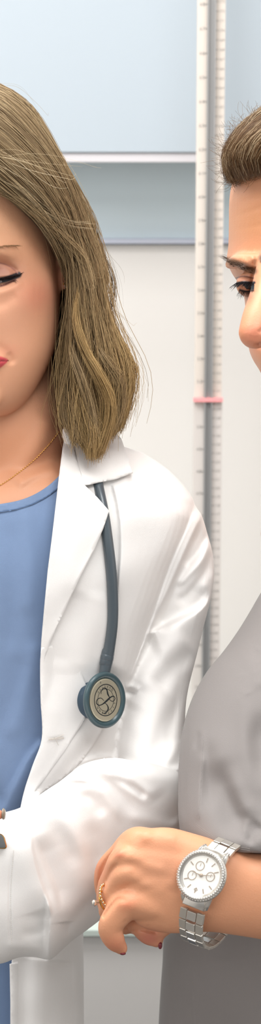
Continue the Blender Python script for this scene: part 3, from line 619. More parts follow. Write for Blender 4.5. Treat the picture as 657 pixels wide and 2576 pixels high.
LOCKS = [lock(*a) for a in (
    ([(222, 585, -50), (258, 640, -45), (280, 690, -48), (286, 735, -50), (276, 785, -60), (262, 840, -80)], 34, 5, .42, LD, 31),
    ([(236, 620, -60), (262, 670, -60), (262, 730, -60), (256, 800, -75)], 40, 5, .5, LC, 32),
    ([(250, 760, -100), (276, 820, -110), (312, 880, -110), (334, 925, -110), (336, 960, -110)], 110, 5, .5, LG, 33),
    ([(318, 900, -90), (334, 950, -95), (322, 1010, -100), (300, 1060, -110), (286, 1090, -115)], 90, 5, .5, LD, 34),
    ([(196, 720, -205), (190, 800, -225), (214, 880, -240), (252, 950, -250), (276, 1010, -245), (272, 1070, -240), (248, 1140, -250)], 150, 6, .55, LG, 35),
    ([(176, 800, -160), (182, 880, -215), (210, 960, -240), (232, 1040, -240), (238, 1110, -250)], 130, 6, .55, LC, 36),
    ([(158, 880, -140), (164, 960, -165), (188, 1020, -200), (196, 1080, -220), (186, 1112, -225)], 110, 5, .5, LC, 37),
    ([(200, 820, -200), (178, 900, -215), (160, 980, -190), (162, 1050, -190), (176, 1090, -210)], 70, 5, .45, LC, 38),
    ([(230, 840, -190), (262, 900, -205), (300, 960, -190), (302, 1030, -180), (276, 1090, -190)], 130, 6, .55, LC, 39),
    ([(225, 1040, -250), (240, 1090, -255), (240, 1160, -255)], 60, 6, .45, LG, 40),
    ([(-40, 470, -385), (40, 500, -362), (100, 545, -310), (150, 590, -250), (205, 650, -190), (225, 720, -190)], 120, 7, .5, LC, 41),
    ([(-60, 430, -392), (40, 470, -372), (110, 530, -315), (165, 560, -250), (228, 568, -160)], 12, 4, .35, ((200, 178, 140), (232, 214, 180)), 42, 1.),
    ([(-60, 380, -385), (30, 420, -375), (90, 450, -340), (150, 480, -280)], 14, 14, .3, ((200, 178, 140), (232, 214, 180)), 43, 1.5),
    ([(150, 640, -220), (176, 672, -180), (205, 700, -180), (240, 720, -160)], 16, 6, .32, ((190, 166, 126), (226, 204, 166)), 44, 1.),
    ([(-40, 200, -120), (40, 236, -100), (86, 290, -80), (110, 330, -70)], 8, 8, .25, LC, 45, 1.5),
    ([(250, 760, -70), (282, 790, -70), (300, 830, -70), (310, 850, -75)], 14, 9, .25, LC, 46, 1.5),
    ([(235, 600, -50), (262, 620, -50), (296, 700, -50), (300, 760, -55)], 7, 7, .22, LD, 47, 1.)) ]
H2 = hair_sheet(GAc, 1500, (20, 60), 1.1, seed=4, clumps=50, amp=6, cols=((70, 54, 38), (100, 80, 56)), tipcol=((104, 82, 52), (140, 112, 72)))
H3 = hair_sheet(GAc, 110, (-16, -8), .4, seed=9, amp=26, wild=.7, cols=((150, 126, 90), (200, 178, 140)))
GM = GAc.copy(); ax = -150-(GM[:, :, 1]-180)*-.10; GM[:, :, 0] = 2*ax-GM[:, :, 0]
H4 = hair_sheet(GM, 1500, (-6, 26), 1.6, seed=6, clumps=40)
cat = lambda *h: (np.concatenate([a[0] for a in h]), np.concatenate([a[1] for a in h]), np.concatenate([a[2] for a in h]))
hairA = strands('hair', *cat(H1, H2, H3, H4, *LOCKS), M_hair, pA)
# solid hair volume under the strands
def sheetsolid(G, zin, zth, inset=0):
    A = G.copy(); n, K, _ = A.shape; A[:, :, 2] += zin; Bk = A.copy(); Bk[:, :, 2] += zth; V = np.concatenate([A.reshape(-1, 3), Bk.reshape(-1, 3)]); f = []; o = n*K
    for i in range(n-1):
        for k in range(K-1): a = i*K+k; f.append((a, a+1, a+K+1, a+K)); f.append((a+o, a+K+o, a+K+1+o, a+1+o))
    for k in range(K-1): f.append((k, k+o, k+1+o, k+1)); a = (n-1)*K+k; f.append((a, a+1, a+1+o, a+o))
    for i in range(n-1): a = i*K; f.append((a, a+K, a+K+o, a+o)); a = i*K+K-1; f.append((a, a+o, a+K+o, a+K))
    return V, f
KT = int(KH*.9)
mb = MB(); G5 = GAc[:, :KT].copy(); G5[0, :, 0] += 5; G5[4:, :, 0] -= 9; mb.add(*sheetsolid(G5, 30, 26)); G6 = GM[:, :KT].copy(); G6[4:, :, 0] += 8; mb.add(*sheetsolid(G6, 24, 26)); mb.add(*rows([(650, 152, 240, -90, 100), (700, 150, 242, -62, 90), (745, 138, 245, -55, 80), (850, 134, 255, -60, 80), (950, 134, 288, -70, 60), (1040, 142, 276, -95, 40), (1085, 168, 250, -130, 0)], 30, 30))
m_ = mb.mesh('hair_underlayer'); hb = link('hair_underlayer', m_, None, hairA); setcol(m_, np.tile(lin((66, 50, 34)), (len(m_.vertices), 1))); m_.materials.append(M_hairbase)
# ================================================================== STETHOSCOPE
M_tub = mat('grey_rubber_tube', (78, 88, 95), .25, spec=.6)
M_steth = mat('slate_plastic', (58, 78, 94), .35, spec=.5)
M_rim = mat('slate_rim', (62, 84, 90), .3, spec=.6)
M_disc = mat('champagne_disc', (196, 190, 168), .35, .5, bump=.03, bscale=2000)
M_print = mat('black_print', (30, 36, 40), .5)
def zC(x, y, d=0, de=-300): return (SCO.z(x, y) or de)-d
tp = [(225, 1120), (240, 1180), (248, 1225), (261, 1290), (271, 1360), (280, 1440), (284, 1510), (283, 1570), (276, 1625), (268, 1665)]
P3 = [(x, y, zC(x, y, 10 if y > 1230 else 1)) for x, y in tp]; 
for i in range(1, len(P3)-1): P3[i] = (P3[i][0], P3[i][1], (P3[i-1][2]+2*P3[i][2]+P3[i+1][2])/4)
sl = W([(262, 1290, P3[3][2])])[0]
stt = thing('stethoscope', 'dark grey stethoscope tube and round chest piece hanging on the white coat', 'stethoscope', W([P3[9]])[0])
MB().add(*tube(P3, [13.2, 13.2, 13.4, 13.6, 13.8, 14, 14, 14, 14.4, 16], None, 90, 24)).build('tube', M_tub, stt)
# neck loop behind the collar and the two ear tubes on the far side
MB().add(*tube([(225, 1128, zC(225, 1128, 0)), (222, 1112, -40), (205, 1108, 90), (0, 1110, 215), (-250, 1100, 110), (-290, 1110, -100), (-300, 1200, -250), (-290, 1400, -330)], 13, None, 60, 16)).build('tube', M_tub, stt)
MB().add(*tube([(-290, 1400, -330), (-320, 1480, -345), (-330, 1560, -350)], 9, None, 16, 12)).build('ear_tube', M_silver, stt); MB().add(*tube([(-290, 1400, -330), (-262, 1480, -345), (-250, 1560, -350)], 9, None, 16, 12)).build('ear_tube', M_silver, stt)
MB().add(*ball((-331, 1572, -350), 15)).build('ear_tip', M_tub, stt); MB().add(*ball((-249, 1572, -350), 15)).build('ear_tip', M_tub, stt)
zq = P3[9][2]
cn = MB()
for k, (yy, rr) in enumerate(((1644, 16.4), (1655, 17), (1666, 16.6))): cn.add(*tube([(272-(yy-1644)*.2, yy-3, zq-1), (271-(yy-1644)*.2, yy+3, zq-1)], rr, None, 6, 24, True))
cn.add(*tube([(269, 1660, zq), (263, 1694, zq-4)], [16, 14], None, 12, 24)); cn.build('tube_sleeve', M_tub, stt)
# chest piece: axis towards the lens and to the right
nz = np.array([.70, .03, -.715]); nz /= np.linalg.norm(nz); vv = np.array([.05, .998, 0.]); vv -= nz*(vv@nz); vv /= np.linalg.norm(vv); uu = np.cross(vv, nz); uu = -uu if uu[0] < 0 else uu
ca = math.radians(-5); uu, vv = uu*math.cos(ca)+vv*math.sin(ca), vv*math.cos(ca)-uu*math.sin(ca)
zc_ = zC(262, 1761, 0, -300); Cc = np.array([264, 1761, zc_-62]); tf = frame_tf(Cc, uu, vv, nz)
MB().add(*tube([(264, 1690, zq-6), (258, 1712, Cc[2]+22)], [8, 8], None, 8, 16)).build('stem', M_silver, stt)
MB().add(*lathe(tf, [(.1, -62), (30, -62), (42, -59), (49, -52), (50, -44), (46, -38), (44, -30), (48, -20), (56, -14), (62, -11), (62, -6), (.1, -6)], 72)).build('bell_body', M_steth, stt)
dph = MB().add(*lathe(tf, [(.1, -12), (62, -12), (68, -9), (71, -4), (71, 1), (68, 5), (63, 6), (58, 3), (56, 0), (54.5, -1), (.1, -1)], 96)).build('rim', M_rim, stt)
MB().add(*lathe(tf, [(.1, -1), (54, -1), (54, 1.5), (51.5, 2.6), (.1, 2.6)], 96)).build('diaphragm', M_disc, dph, smooth=False)
def ringflat(mb, tf, r0, r1, h0, h1, k=96):
    a = np.linspace(0, 2*math.pi, k, endpoint=False); V = np.concatenate([np.stack([r*np.cos(a), r*np.sin(a), np.full(k, h)], 1) for r, h in ((r0, h0), (r0, h1), (r1, h1), (r1, h0))]); f = []
    for i in range(4):
        for j in range(k): p = i*k+j; q = i*k+(j+1) % k; p2 = ((i+1) % 4)*k+j; q2 = ((i+1) % 4)*k+(j+1) % k; f.append((p, q, q2, p2))
    mb.add(tf(V), f)
lg = MB(); ringflat(lg, tf, 38.5, 40.6, 2.4, 3.1); ringflat(lg, tf, 27.6, 28.6, 2.4, 3.1)
def ribbon(mb, tf, pts, ws, h0=2.4, h1=3.1, n=40):
    P = cr([(p[0], p[1], w) for p, w in zip(pts, ws)], n); T = np.gradient(P[:, :2], axis=0); T /= np.linalg.norm(T, axis=1)[:, None]+1e-9; N = np.stack([-T[:, 1], T[:, 0]], 1)*P[:, 2:3]
    V = []; f = []
    for i in range(n): a = P[i, :2]+N[i]; c = P[i, :2]-N[i]; V += [(*a, h0), (*a, h1), (*c, h1), (*c, h0)]
    for i in range(n-1):
        for j in range(4): p = i*4+j; q = i*4+(j+1) % 4; f.append((p, q, q+4, p+4))
    mb.add(tf(V), f)
# script emblem: loops left and right joined by a heavy bar, with a tall curl through it (local v runs down the photo)
ribbon(lg, tf, [(-6, 1), (-16, -7), (-29, -5), (-33, 3), (-26, 10), (-12, 9), (4, 2), (18, -5), (29, -6), (33, 0), (27, 6), (18, 4), (12, -2)], [.5, .8, 1, 1.2, 1.1, 1.3, 2.4, 1.6, 1, .9, .9, .7, .4], n=70)
ribbon(lg, tf, [(-15, -17), (-12, -26), (-3, -31), (6, -26), (9, -14), (14, -5)], [.6, .9, 1.1, 1.6, 2.1, .7])
ribbon(lg, tf, [(-6, 6), (3, 12), (7, 22), (1, 30), (-8, 33), (-15, 31)], [.5, 1, 1.9, 1.4, .9, .4])
def ringtext(s, a0, a1, r, h, flip):
    for k, c in enumerate(s):
        a = math.radians(a0+(a1-a0)*k/(len(s)-1)); v, f = glyph(c)
        o = np.array([math.cos(a), math.sin(a)]); up = o if not flip else -o; rt = np.array([-up[1], up[0]]); 
        X = (o*r)[None]+v[:, :1]*h*rt+(v[:, 1:2]-.36)*h*up
        lg.add(tf(np.c_[X, 2.5+v[:, 2]*30]), f)
# emblem hangs upside down: letters along the lower arc stand outwards, along the upper arc inwards
ringtext('LITTMANN', 22, 152, 33.4, 8.6, False)
ringtext('QUALITY', -42, -136, 33.4, 8.6, True)
v, f = glyph('K')
lg.add(tf(np.c_[-14-v[:, 0]*7, -46-(v[:, 1]-.36)*7, 2.5+v[:, 2]*30]), f)
lg.build('printed_emblem', M_print, dph, smooth=False)
MB().add(*ball((207, 1809, zC(207, 1809, 6)), (6, 8, 7))).build('stem_tip', M_steth, stt)
# ================================================================== JEWELLERY AND PHONE OF THE FIRST PERSON
e0 = np.array([167, 716, -118.]); ear = thing('earring', 'small gold earring with clear stones in the ear lobe under light brown hair', 'earring', W([e0])[0])
hoop = [(e0[0]+7*math.cos(a)-1, e0[1]+10*math.sin(a)-8, e0[2]-4+2*math.sin(a)) for a in np.linspace(-2.2, 2.6, 9)]
MB().add(*tube(hoop, 1.8, None, 24, 10)).build('hoop', M_gold, ear)
gm = mat('clear_stone', (250, 246, 232), .05, .6)
for dx, dy in ((-4, 4), (0, 7), (4, 5), (6, 0)): MB().add(*ball((e0[0]+dx, e0[1]+dy-1, e0[2]-8), 2.3, 6, 8)).build('stone', gm, ear, smooth=False)
npth = cr([(150, 1085, 0), (120, 1122, 0), (85, 1158, 0), (40, 1194, 0), (0, 1221, 0), (-40, 1238, 0), (-90, 1225, 0), (-160, 1170, 0), (-210, 1110, 0)], 150)[:, :2]
nk = MB(); 
for i, (x, y) in enumerate(npth):
    if i in (0, 149): continue
    t = npth[i+1]-npth[i-1]; t /= np.linalg.norm(t); z = SA.z(x, y, -180)-2; o = np.array([-t[1], t[0]])*(1.1 if i % 2 else -1.1)
    a = np.array([x+o[0]-t[0]*1.8, y+o[1]-t[1]*1.8, z]); c = np.array([x-o[0]+t[0]*1.8, y-o[1]+t[1]*1.8, z-1.2]); nk.add(*tube([a, c], .85, None, 3, 6))
tag(nk.build('necklace', M_gold, None), 'thin gold chain necklace around the neck above the blue top', 'necklace')
ph_ = frame_tf((-101, 2110, -704), (1, .06, .1), (-.06, 1, -.05), (.1, .02, 1))
phn = thing('phone', 'dark grey phone with a gold edge, only its rounded corner in the picture', 'phone', W([(-100, 2112, -760)])[0])
def rrect(tf, hx, hy, r, h0, h1, n=10, sk=0):
    V = []
    for cx, cy, a0 in ((hx-r, hy-r, 0), (-hx+r, hy-r, 90), (-hx+r, -hy+r, 180), (hx-r, -hy+r, 270)):
        for q in np.linspace(0, 90, n): a = math.radians(a0+q); y = cy+r*math.sin(a); V.append((cx+r*math.cos(a)+y*sk, y))
    k = len(V); A = [(x, y, h0) for x, y in V]+[(x, y, h1) for x, y in V]
    return tf(A), [tuple(range(k)), tuple(range(2*k-1, k-1, -1))]+[(j, (j+1) % k, k+(j+1) % k, k+j) for j in range(k)]
MB().add(*rrect(ph_, 114, 17, 9, -6, 40, sk=.35)).build('case', mat('phone_grey', (104, 106, 106), .4), phn, bevel=.0003)
MB().add(*rrect(ph_, 116, 19, 10, -3, 3, sk=.35)).build('edge', M_gold, phn)
# ================================================================== PERSON IN THE GREY TOP
M_skinB = mat('skin_warm', (226, 160, 118), .45, attr=True, sss=.1, bump=.16, bscale=800, spec=.4, var=.04, vscale=40)
M_scrub = mat('grey_scrub_cloth', (133, 128, 126), .75, bump=.12, bscale=1500, spec=.2, sheen=.1)
wB = W([(860, 1500, 60)])[0]
pB = thing('person', 'person with short brown hair and grey scrub top, looking down in profile, wearing a watch', 'person', (wB[0], wB[1], 0))
b = MB()
HB = [(218, 760, 960, -60, 140), (262, 690, 1060, -160, 240), (320, 640, 1110, -220, 310), (380, 610, 1140, -255, 345), (440, 590, 1155, -270, 360), (475, 581, 1158, -272, 362), (505, 577, 1160, -275, 362), (560, 576, 1160, -275, 355), (612, 575, 1152, -272, 345), (640, 572, 1146, -268, 335), (656, 569, 1142, -265, 325), (672, 576, 1137, -262, 315), (690, 585, 1131, -258, 305), (706, 596, 1126, -255, 295), (724, 606, 1120, -253, 285), (750, 615, 1108, -250, 265), (790, 618, 1085, -246, 235), (835, 621, 1060, -240, 205), (880, 627, 1036, -234, 175), (906, 637, 1022, -230, 155), (935, 655, 1010, -226, 135), (980, 674, 990, -218, 105), (1050, 700, 955, -200, 60), (1105, 750, 900, -150, 10)]
b.add(*rows(HB, 110, 84, .95))
b.add(*tube([(690, 640, -200), (674, 698, -232), (663, 750, -262), (651, 800, -300), (642, 837, -322)], [36, 35, 37, 42, 42], [40, 40, 42, 44, 42], 30, 30))
b.add(*ball((682, 850, -285), (40, 28, 34))); b.add(*ball((716, 852, -278), (28, 22, 24))); b.add(*tube([(712, 690, -215), (722, 760, -235), (735, 820, -240)], [34, 38, 46], None, 16, 20))
b.add(*tube([(584, 662, -60), (600, 655, -110), (640, 655, -180), (680, 650, -215)], [14, 17, 17, 14], [20, 22, 22, 20], 20, 18))
b.add(*ball((628, 716, -120), (35, 33, 36))); b.add(*ball((775, 716, -246), (40, 30, 30))); b.add(*tube([(1010, 660, -170), (1045, 670, -175), (1050, 730, -180), (1025, 790, -185), (1005, 800, -175)], [16, 20, 18, 16, 12], None, 20, 16)); b.add(*ball((1020, 730, -165), (32, 56, 24)))
b.add(*tube([(668, 940, -150), (700, 925, -250), (750, 940, -270), (800, 940, -235)], [6, 16, 16, 8], None, 24, 16)); b.add(*tube([(672, 955, -150), (700, 960, -240), (750, 960, -255), (800, 952, -230)], [6, 16, 18, 8], None, 24, 16))
b.add(*tube([(870, 960, 60), (875, 1150, 60), (885, 1330, 60)], [170, 185, 230], [160, 170, 180], 24, 40))
b.add(*rows([(1260, 760, 1010, -60, 200), (1330, 760, 1120, -130, 240), (1420, 740, 1240, -180, 260), (1600, 700, 1260, -220, 260), (2000, 620, 1200, -200, 260), (2350, 560, 1180, -190, 260), (2700, 560, 1200, -190, 280)], 50, 60, .9))
b.add(*tube([(800, 1560, -40), (720, 1780, -250), (800, 2180, -470)], [80, 80, 70], None, 24, 26))
b.add(*tube([(1240, 1480, 40), (1290, 1750, 0), (1250, 2150, -100), (1100, 2300, -350), (980, 2300, -420)], [90, 80, 68, 55, 45], None, 30, 24))
# left forearm, palm, fingers
b.add(*tube([(860, 2268, -500), (740, 2262, -590), (657, 2254, -640), (600, 2247, -655), (545, 2234, -665), (500, 2226, -672), (440, 2218, -682), (395, 2210, -690), (345, 2204, -690), (315, 2206, -684)], [122, 115, 108, 106, 113, 122, 131, 131, 116, 92], [100, 92, 84, 78, 74, 70, 62, 56, 50, 40], 60, 44))
b.add(*tube([(372, 2122, -690), (340, 2118, -672), (305, 2148, -640), (268, 2192, -600), (270, 2250, -560), (310, 2285, -520)], [40, 38, 32, 30, 27, 24], [40, 38, 32, 28, 26, 24], 36, 24))
b.add(*tube([(365, 2165, -705), (308, 2160, -706), (285, 2196, -680), (268, 2232, -650), (270, 2280, -615), (310, 2310, -580)], [32, 31, 26, 24, 24, 22], [36, 34, 28, 25, 24, 22], 36, 24))
b.add(*tube([(365, 2205, -710), (316, 2200, -716), (292, 2228, -702), (275, 2262, -682), (274, 2300, -650), (315, 2330, -620)], [30, 30, 25, 24, 24, 22], [34, 33, 27, 25, 24, 22], 36, 24))
b.add(*tube([(385, 2278, -700), (322, 2276, -712), (292, 2306, -715), (277, 2336, -712), (290, 2368, -702), (306, 2386, -690)], [44, 40, 35, 31, 27, 17], [42, 40, 34, 30, 26, 17], 40, 28))
b.add(*tube([(345, 2325, -640), (372, 2353, -640), (396, 2369, -636)], [24, 24, 16], None, 18, 22))
b.add(*tube([(440, 2310, -640), (390, 2345, -630), (350, 2340, -620)], [26, 22, 18], None, 16, 18))
meB = baked(b, .0014, 6)
refine(meB, lambda P: (P[:, 0] > 560) & (P[:, 0] < 670) & (P[:, 1] > 620) & (P[:, 1] < 900) & (P[:, 2] < 60))
relax(meB, 1)
sculpt(meB, strokes=[
    ([(592, 700), (612, 695), (640, 700)], -7, 5, 5), ([(596, 712), (615, 711), (640, 713)], 5, 9, 5, (.1, .1)), ([(600, 728), (618, 730), (640, 728)], -6, 7, 7),
    ([(640, 650), (637, 700), (628, 745)], -8, 14, 5), ([(637, 640), (640, 652), (644, 675)], -4, 4, 4), ([(585, 548), (620, 535), (657, 522)], -2.5, 5, 5, (.1, 0)), ([(590, 575), (625, 572), (660, 566)], -1.6, 4, 4, (.1, 0)), ([(600, 508), (630, 500), (660, 495)], -1.6, 5, 5, (.1, 0)),
    ([(612, 640), (630, 655), (640, 672)], -4, 9, 9), ([(648, 862), (652, 872), (665, 874)], -14, 6, 6, (.1, .1)), ([(650, 838), (662, 828), (675, 826)], -4, 5, 5),
    # hand
    ([(305, 2128), (282, 2150), (258, 2186), (248, 2245)], -8, 4, 5), ([(298, 2170), (283, 2186), (268, 2218), (258, 2245)], -8, 4, 4), ([(325, 2270), (300, 2262), (284, 2276), (257, 2310)], -9, 4, 6, (.4, .05)),
    ([(420, 2190), (360, 2172), (310, 2150)], 2.5, 12, 12), ([(430, 2238), (370, 2228), (325, 2206)], 2.5, 12, 10), ([(450, 2110), (400, 2108), (350, 2108)], 2, 16, 14), ([(440, 2210), (370, 2202), (330, 2184)], -2, 12, 12), ([(460, 2252), (400, 2232), (340, 2248)], -2, 10, 10), ([(470, 2150), (400, 2140), (340, 2132)], -2, 12, 14),
    ([(420, 2310), (365, 2290), (322, 2278)], 2.5, 14, 14), ([(322, 2338), (313, 2325), (318, 2312)], -4, 3.5, 3.5), ([(372, 2325), (375, 2335), (374, 2346)], -3, 3, 3), ([(322, 2345), (345, 2338), (400, 2346)], -7, 4, 4)],
    bumps=[(299, 2146, 13, 13, 6), (318, 2276, 22, 18, 6), (330, 2110, 20, 20, 4)])
irisP = [(610, 713), (624, 711), (640, 714), (640, 728), (632, 730), (620, 728)]
browm = line_mask([(562, 656), (580, 656), (600, 664), (625, 676), (640, 682)], 8, 0, 1, 8)
paint(meB, (220, 158, 122), spots=[(630, 560, 80, 50, (216, 154, 110), .6), (640, 840, 40, 50, (208, 126, 100), .75), (618, 702, 24, 14, (160, 110, 92), .7), (626, 740, 18, 26, (150, 100, 76), .7), (615, 678, 22, 10, (196, 140, 108), .4),
    (299, 2146, 14, 12, (222, 132, 104), .7), (320, 2272, 24, 18, (222, 136, 104), .6), (290, 2380, 34, 30, (204, 124, 96), .6), (375, 2362, 34, 22, (190, 112, 96), .8), (250, 2190, 22, 30, (214, 136, 104), .6), (350, 2110, 60, 30, (222, 152, 114), .4), (420, 2180, 70, 50, (222, 160, 128), .5)],
    fields=[(lambda P: inpoly(P[:, :2], irisP)*1., (30, 40, 44)), (line_mask([(594, 713), (612, 710), (640, 711)], 3.4, 0, 1, 3), (28, 28, 32)), (line_mask([(604, 729), (622, 733), (638, 731)], 2.2, 0, 1, 3), (60, 44, 40)), (line_mask([(594, 700), (612, 695), (638, 700)], 1.5, 0, 1, 2), (110, 72, 62)),
            (browm, (130, 96, 74)), (line_mask([(735, 722), (775, 727), (815, 716)], 4, 0, 1, 4), (30, 30, 34)), (line_mask([(672, 932), (700, 940), (760, 948), (812, 944)], 14, 0, 1, 8), (196, 104, 96)), (line_mask([(660, 650), (720, 644), (800, 656)], 9, 0, 1, 8), (130, 96, 74)), (lambda P: inpoly(P[:, :2], [(560, 458), (588, 446), (605, 436), (640, 430), (760, 410), (1300, 420), (1300, 100), (500, 100)])*1., (78, 60, 38)), (lambda P: (P[:, 2] > 120)*(P[:, 1] < 900)*1., (78, 60, 38))])
bodyB = link('body', meB, M_skinB, pB); SB = Surf(meB)
def zB(x, y, d=0, de=-200): return (SB.z(x, y) or de)-d
hairs('eyebrow', 150, lambda u: ((x := 567+u*74)+random.uniform(-2, 2), (y := 656+u*27-8*(u < .3)*(1-u/.3)+random.uniform(-7, 7)), zB(x, y, 0, -60)), lambda u: (-13+u*6, -5+u*2, -4), .5, (84, 66, 52), bodyB, .3)
hairs('eyebrow', 170, lambda u: ((x := 654+u*150)+random.uniform(-2, 2), (y := 660-22*math.sin(u*2.6)+random.uniform(-7, 7)), zB(x, y, 1, -240)), lambda u: (8+u*6, -8+u*10, -3), .5, (84, 66, 52), bodyB, .3)
hairs('eyelashes', 60, lambda u: ((x := 732+u*84), (y := 722+5*math.sin(u*3)), zB(x, y, 1, -260)), lambda u: (-8+u*20, 14, -12), .8, (20, 20, 24), bodyB, .25)
hairs('eyelashes', 70, lambda u: (594+u*44, 713-3*math.sin(u*3)+random.uniform(-1.5, 1.5), zB(596+u*42, 713, 1, -120)), lambda u: (-16+u*10, 11-u*4, -14), .8, (20, 20, 24), bodyB, .25, 5, .1)
hairs('eyelashes', 40, lambda u: (602+u*36, 729+3*math.sin(u*3), zB(604+u*34, 730, 1, -120)), lambda u: (-8+u*4, 20, -8), .55, (34, 28, 28), bodyB, .25, 5, -.05)
nlm = mat('nail_dark_red', (120, 44, 52), .15)
MB().add(*ball((403, 2378, -640), (6, 10, 13), 10, 16)).build('fingernail', nlm, bodyB); MB().add(*ball((309, 2399, -694), (8, 4, 9), 10, 16)).build('fingernail', nlm, bodyB)
# hair
GB = [[(584, 446, -24), (569, 424, -25), (566, 392, -30), (582, 352, -30), (612, 316, -20), (650, 284, 0), (720, 240, 30), (820, 205, 100)],
      [(597, 437, -84), (580, 412, -95), (580, 380, -105), (604, 340, -105), (640, 300, -90), (700, 262, -60), (780, 222, 0), (880, 195, 90)],
      [(612, 430, -134), (598, 400, -160), (606, 362, -175), (640, 320, -165), (690, 284, -130), (760, 246, -80), (850, 214, 0), (950, 205, 90)],
      [(636, 426, -178), (626, 388, -210), (650, 345, -220), (700, 305, -205), (770, 268, -160), (850, 240, -90), (940, 225, 0), (1020, 250, 100)],
      [(670, 418, -218), (662, 380, -250), (710, 330, -260), (780, 296, -240), (860, 272, -180), (940, 262, -100), (1020, 270, 0), (1080, 320, 100)],
      [(740, 420, -260), (750, 370, -292), (810, 330, -290), (880, 310, -260), (960, 310, -190), (1040, 330, -90), (1090, 370, 20), (1130, 430, 120)],
      [(900, 430, -275), (920, 380, -300), (970, 360, -280), (1030, 370, -220), (1080, 400, -130), (1130, 450, -20), (1160, 520, 90), (1170, 600, 190)],
      [(1040, 520, -235), (1070, 500, -230), (1110, 500, -190), (1150, 530, -110), (1175, 580, -10), (1185, 660, 90), (1170, 760, 180), (1130, 860, 240)]]
KB = 16; GBc = np.array([cr(g, KB) for g in GB])
B1 = hair_sheet(GBc, 9000, (-14, 10), .42, 0, 4.6, 120, 21, 7, ((70, 50, 30), (126, 94, 62)), ((66, 46, 26), (112, 80, 48)), .14)
B2 = hair_sheet(GBc, 900, (-14, 12), 1.3, 4.4, 7, 40, 22, 7, ((98, 72, 46), (150, 110, 70)), ((120, 88, 56), (170, 128, 84)), .05)
B4 = hair_sheet(GBc, 420, (-20, 4), .36, 0, 3.5, 50, 24, 26, ((150, 126, 96), (205, 184, 150)), ((150, 120, 84), (180, 150, 110)), .5)
for q_ in (B1, B4):
    n_ = len(q_[0]); w_ = (1-np.linspace(0, 1, KB))[None]**2; q_[0][..., 0] += w_*np.random.default_rng(3).normal(0, 5, (n_, 1)); q_[0][..., 1] += w_*np.random.default_rng(4).normal(2, 9, (n_, 1))
# back of the head
GBb = GBc[:, -1:, :].repeat(KB, 1).copy(); tt_ = np.linspace(0, 1, KB)
for i in range(len(GB)):
    a = GBc[i, -1]; GBb[i] = cr([a, (a[0]*.5+430+i*20, a[1]+120, 300), (a[0]*.4+520+i*30, a[1]+330, 385), (a[0]*.3+600+i*36, 900, 300)], KB)
B3 = hair_sheet(GBb, 1200, (-6, 10), 1.8, 0, 7, 40, 25, 6, ((98, 72, 46), (150, 110, 70)), ((120, 88, 56), (150, 110, 70)), .0)
# loose wisps round the hairline
wp = []
rr = np.random.default_rng(5)
for i in range(150):
    u = rr.random(); o = GBc[0 if rr.random() < .7 else 1][int(u*9)]+rr.normal(0, 4, 3); ang = math.radians(215-u*120+rr.normal(0, 28)); L = rr.uniform(18, 62); bnd = rr.normal(0, .35)
    pts = []; x, y, z = o
    for k in range(KB): pts.append((x, y, z-8)); x += math.cos(ang)*L/KB; y -= math.sin(ang)*L/KB; ang += bnd/KB*2-.05
    wp.append(pts)
for i in range(420):
    u = rr.random(); o = np.array([580+u*80+rr.normal(0, 3), 458-u*24+rr.normal(0, 8), 0]); o[2] = zB(o[0], o[1], 3, -60); ang = math.radians(130+rr.normal(0, 45)); L = rr.uniform(12, 46); pts = []; x, y, z = o
    for k in range(KB): pts.append((x, y, z-14*k/KB)); x += math.cos(ang)*L/KB; y -= math.sin(ang)*L/KB; ang -= 1.1/KB
    wp.append(pts)
wp = np.array(wp); B5 = (wp, np.full(wp.shape[:2], .3), np.tile(lin((130, 104, 76)), (len(wp), KB, 1))*rr.uniform(.6, 1.5, (len(wp), 1, 1)))
hairB = strands('hair', *cat(B1, B2, B3, B4, B5), M_hair, pB)
mb = MB(); G7 = GBc.copy(); G7[0, :, 0] += 10; G7[:, 0, 1] -= 22; G7[:, 0, 0] += 4; mb.add(*sheetsolid(G7, 12, 24)); m_ = mb.mesh('hair_underlayer'); hb = link('hair_underlayer', m_, None, hairB); setcol(m_, np.tile(lin((82, 62, 38)), (len(m_.vertices), 1))); m_.materials.append(M_hairbase)
# scrub top
b = MB()
b.add(*rows([(1290, 740, 1040, -70, 220), (1350, 755, 1140, -140, 250), (1430, 725, 1250, -190, 275), (1600, 680, 1275, -235, 275), (1900, 600, 1235, -240, 275), (2100, 575, 1210, -240, 275), (2250, 490, 1200, -235, 275), (2340, 418, 1200, -230, 275), (2420, 409, 1200, -228, 278), (2576, 399, 1205, -225, 285), (2800, 392, 1210, -225, 290)], 70, 80, .9))
b.add(*rows([(1400, 720, 860, -160, 60), (1440, 690, 870, -220, 80), (1490, 657, 880, -280, 60), (1540, 628, 880, -330, 40), (1590, 597, 880, -380, 0), (1640, 561, 875, -430, -40), (1690, 520, 870, -470, -100), (1760, 482, 865, -520, -160), (1830, 461, 860, -560, -220), (1900, 451, 860, -600, -280), (2000, 448, 870, -650, -340), (2070, 450, 890, -690, -380), (2120, 462, 900, -715, -420), (2145, 500, 900, -715, -450)], 70, 72, .92))
b.add(*tube([(1220, 1440, 40), (1290, 1700, 10), (1275, 1950, -40)], [110, 115, 115], None, 24, 30))
meT = baked(b, .0018, 6)
